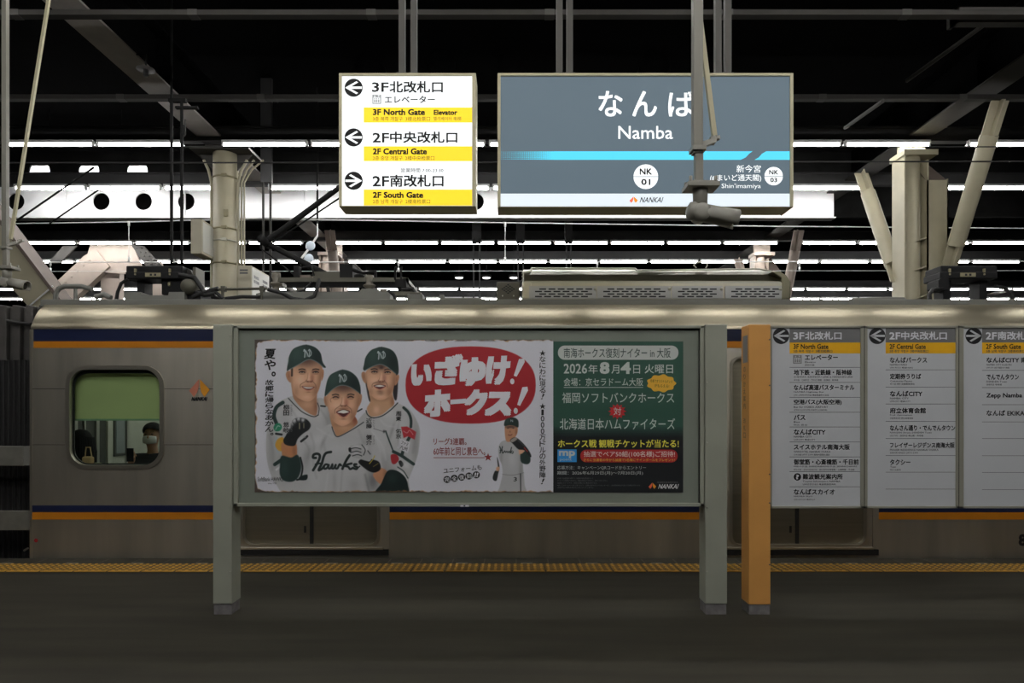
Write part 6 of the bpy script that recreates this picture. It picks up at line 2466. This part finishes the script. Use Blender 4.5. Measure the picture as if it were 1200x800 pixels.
def seated(name, base, face_dir, label, arm_up, long_hair, cloth, mask):
    """base: point between the hips; face_dir: unit vector the person looks along (x, y)"""
    root = thing(name, (base[0], base[1], 0.45), label, 'person')
    fx, fy = face_dir
    fwd, side = Vector((fx, fy, 0)), Vector((fy, -fx, 0))     # side = person's right
    B = Vector(base)

    def at(s_, f_, z):
        return B + side * s_ + fwd * f_ + Vector((0, 0, z))
    V, E, R_ = [], [], []

    def add(p, r, par=None):
        V.append(p)
        R_.append(r)
        if par is not None:
            E.append((par, len(V) - 1))
        return len(V) - 1
    pel = add(at(0, 0, .09), .13)
    bel = add(at(0, .0, .24), .125, pel)
    che = add(at(0, -.01, .40), .13, bel)
    nek0 = add(at(0, -.01, .53), .06, che)
    nek = add(at(0, .01, .60), .050, nek0)
    hd0 = add(at(0, .025, .67), .070, nek)
    hd1 = add(at(0, .015, .75), .088, hd0)
    hd2 = add(at(0, .01, .82), .066, hd1)
    hands = []
    for s_ in (1, -1):
        hip = add(at(.09 * s_, .10, .09), .085, pel)
        kn = add(at(.11 * s_, .45, .10), .060, hip)
        an = add(at(.11 * s_, .44, -.33), .040, kn)
        add(at(.11 * s_, .58, -.40), .035, an)
        sho = add(at(.16 * s_, -.01, .47), .065, che)
        if arm_up and s_ == 1:
            el = add(at(.24, .12, .24), .045, sho)
            wr_ = add(at(.10, .30, .42), .028, el)
            pal = add(at(.07, .34, .49), .032, wr_)
            up, out = Vector((0, 0, 1)), fwd
        else:
            el = add(at(.23 * s_, .06, .22), .045, sho)
            wr_ = add(at(.12 * s_, .28, .16), .028, el)
            pal = add(at(.08 * s_, .36, .15), .030, wr_)
            up, out = fwd, Vector((0, 0, -1))
        P0 = V[pal]
        for k in range(4):
            L_ = (.060, .070, .066, .050)[k]
            a1 = add(P0 + side * (-.03 + .02 * k) * s_ + up * .045, .009, pal)
            a2 = add(P0 + side * (-.03 + .02 * k) * s_ + up * (.045 + L_ * .5) + out * .006, .0085, a1)
            add(P0 + side * (-.03 + .02 * k) * s_ + up * (.045 + L_ * .75) + out * .03, .0075, a2)
        t1_ = add(P0 - side * .035 * s_ + up * .01 + out * .015, .011, pal)
        add(P0 - side * .045 * s_ + up * .035 + out * .035, .009, t1_)
        hands.append(P0)
    skin_mesh('body', V, E, R_, M_skin, root)
    # clothing over trunk and arms
    V2, E2, R2 = [], [], []
    idx = {}
    for i, p in enumerate(V):
        pass

    def cad(p, r, par=None):
        V2.append(p)
        R2.append(r)
        if par is not None:
            E2.append((par, len(V2) - 1))
        return len(V2) - 1
    c0 = cad(at(0, 0, .05), .150)
    c1 = cad(at(0, 0, .24), .148, c0)
    c2 = cad(at(0, -.01, .40), .152, c1)
    c3 = cad(at(0, -.005, .535), .074, c2)
    for s_ in (1, -1):
        sh_ = cad(at(.165 * s_, -.01, .47), .078, c2)
        if arm_up and s_ == 1:
            e_ = cad(at(.245, .12, .235), .058, sh_)
            cad(at(.125, .27, .385), .044, e_)
        else:
            e_ = cad(at(.235 * s_, .06, .215), .058, sh_)
            cad(at(.14 * s_, .25, .165), .042, e_)
        h_ = cad(at(.09 * s_, .10, .085), .098, c0)
        k_ = cad(at(.11 * s_, .45, .095), .074, h_)
        cad(at(.11 * s_, .44, -.28), .056, k_)
    skin_mesh('clothing', V2, E2, R2, cloth, root)
    H0 = at(0, .01, .76)
    R3 = Matrix(((side.x, fwd.x, 0), (side.y, fwd.y, 0), (0, 0, 1)))
    b = MB(M_skin)
    b.ball(at(0, .108, .715), .012, .018, .02, n=10, k=8, R=R3)
    for s_ in (1, -1):
        b.ball(at(.085 * s_, .0, .73), .010, .02, .032, n=10, k=8, R=R3)
    b.build('nose_and_ears', root)
    b = MB(M_ink)
    for s_ in (1, -1):
        b.ball(at(.033 * s_, .094, .748), .013, .008, .006, n=10, k=6, R=R3)
        b.bar(at(.015 * s_, .098, .772), at(.052 * s_, .090, .774), .005, .006)
    b.build('eyes', root)
    b = MB(M_hair)
    n_, k_ = 24, 12
    v, f = [], []
    for i in range(k_ + 1):
        t_ = PI * 0.60 * i / k_
        for j in range(n_):
            a_ = 2 * PI * j / n_
            front = max(0, math.sin(a_))
            cut = min(t_, PI * (0.60 - 0.22 * front))
            v.append(H0 + R3 @ Vector((.100 * math.sin(cut) * math.cos(a_), -.01 + .108 * math.sin(cut) * math.sin(a_), .02 + .098 * math.cos(cut))))
    for i in range(k_):
        for j in range(n_):
            a_, c_ = i * n_ + j, i * n_ + (j + 1) % n_
            f.append((a_, a_ + n_, c_ + n_, c_))
    b.add(v, f, None, True)
    if long_hair:
        for j in range(22):
            an = PI + PI * (j + 0.5) / 22 * 1.0 - 0.0
            an = PI * 0.92 + (PI * 1.16) * j / 21
            o0 = H0 + R3 @ Vector((.092 * math.cos(an), .095 * math.sin(an), .03))
            o1 = H0 + R3 @ Vector((.110 * math.cos(an), .115 * math.sin(an), -.12))
            o2 = H0 + R3 @ Vector((.120 * math.cos(an), .130 * math.sin(an), -.30))
            b.tube([o0, o1, o2], [.022, .026, .014], n=6)
    b.build('hair', root)
    if mask:
        b = MB(M_mask)
        v, f = [], []
        for i in range(7):
            for j in range(11):
                a_ = -0.88 + 1.76 * j / 10
                z = .640 + .092 * i / 6 * (1 - 0.25 * abs(a_)) + .012 * abs(a_)
                bul = 1.0 + 0.10 * math.cos(a_) * math.sin(PI * i / 6)
                v.append(at(.086 * math.sin(a_) * bul, .01 + .098 * math.cos(a_) * bul, z))
        for i in range(6):
            for j in range(10):
                a_ = i * 11 + j
                f.append((a_, a_ + 1, a_ + 12, a_ + 11))
        b.add(v, f, None, True)
        mo = b.build('face_mask', root)
        so = mo.modifiers.new('solid', 'SOLIDIFY')
        so.thickness = 0.004
    return root, hands


Yp = 7.25
mx = X_(179, Yp)
mz = Z_(508, Yp) - 0.75
fd = Vector((0.10, -0.995)).normalized()
man, hnd = seated('person', (mx, Yp, mz), (fd.x, fd.y), 'person with black hair, white face mask and dark jacket behind the train window', True, False, M_darkcloth, True)
ph = thing('phone', hnd[0], 'dark phone held up by the masked passenger', 'phone')
b = MB(M_phone)
pc = hnd[0] + Vector((fd.x, fd.y, 0)) * 0.028 + Vector((0, 0, 0.05))
sd = Vector((fd.y, -fd.x, 0))
b.bar(pc - Vector((0, 0, .07)), pc + Vector((0, 0, .07)), .07, .009, up=(fd.x, fd.y, 0))
b.build('phone_body', ph, 0.003)
Yp = 6.76
wx = X_(95, Yp)
wz = Z_(516, Yp) - 0.76
fd = Vector((-0.18, 0.98)).normalized()
seated('person', (wx, Yp, wz), (fd.x, fd.y), 'person with long black hair seen from behind at the train window left side', False, True, M_palecloth, False)
bag = thing('bag', (X_(107, 6.6), 6.57, 0.72), 'small tan bag beside the long haired passenger', 'bag')
b = MB(M_bag)
p = P(107, 540, 6.62)
b.box(p.x - 0.05, p.x + 0.05, 6.54, 6.60, 0.72, p.z + 0.05)
b.build('pouch', bag, 0.02, 3)
b = MB(M_bag)
b.tube([(p.x - 0.03, 6.57, p.z + 0.05), (p.x - 0.02, 6.57, p.z + 0.14), (p.x + 0.02, 6.57, p.z + 0.14), (p.x + 0.035, 6.57, p.z + 0.05)], 0.006, n=8)
b.build('handle', bag)

for o in SC.objects:
    if o.type == 'MESH' and o.parent is None and 'kind' not in o:
        o['kind'] = 'structure'
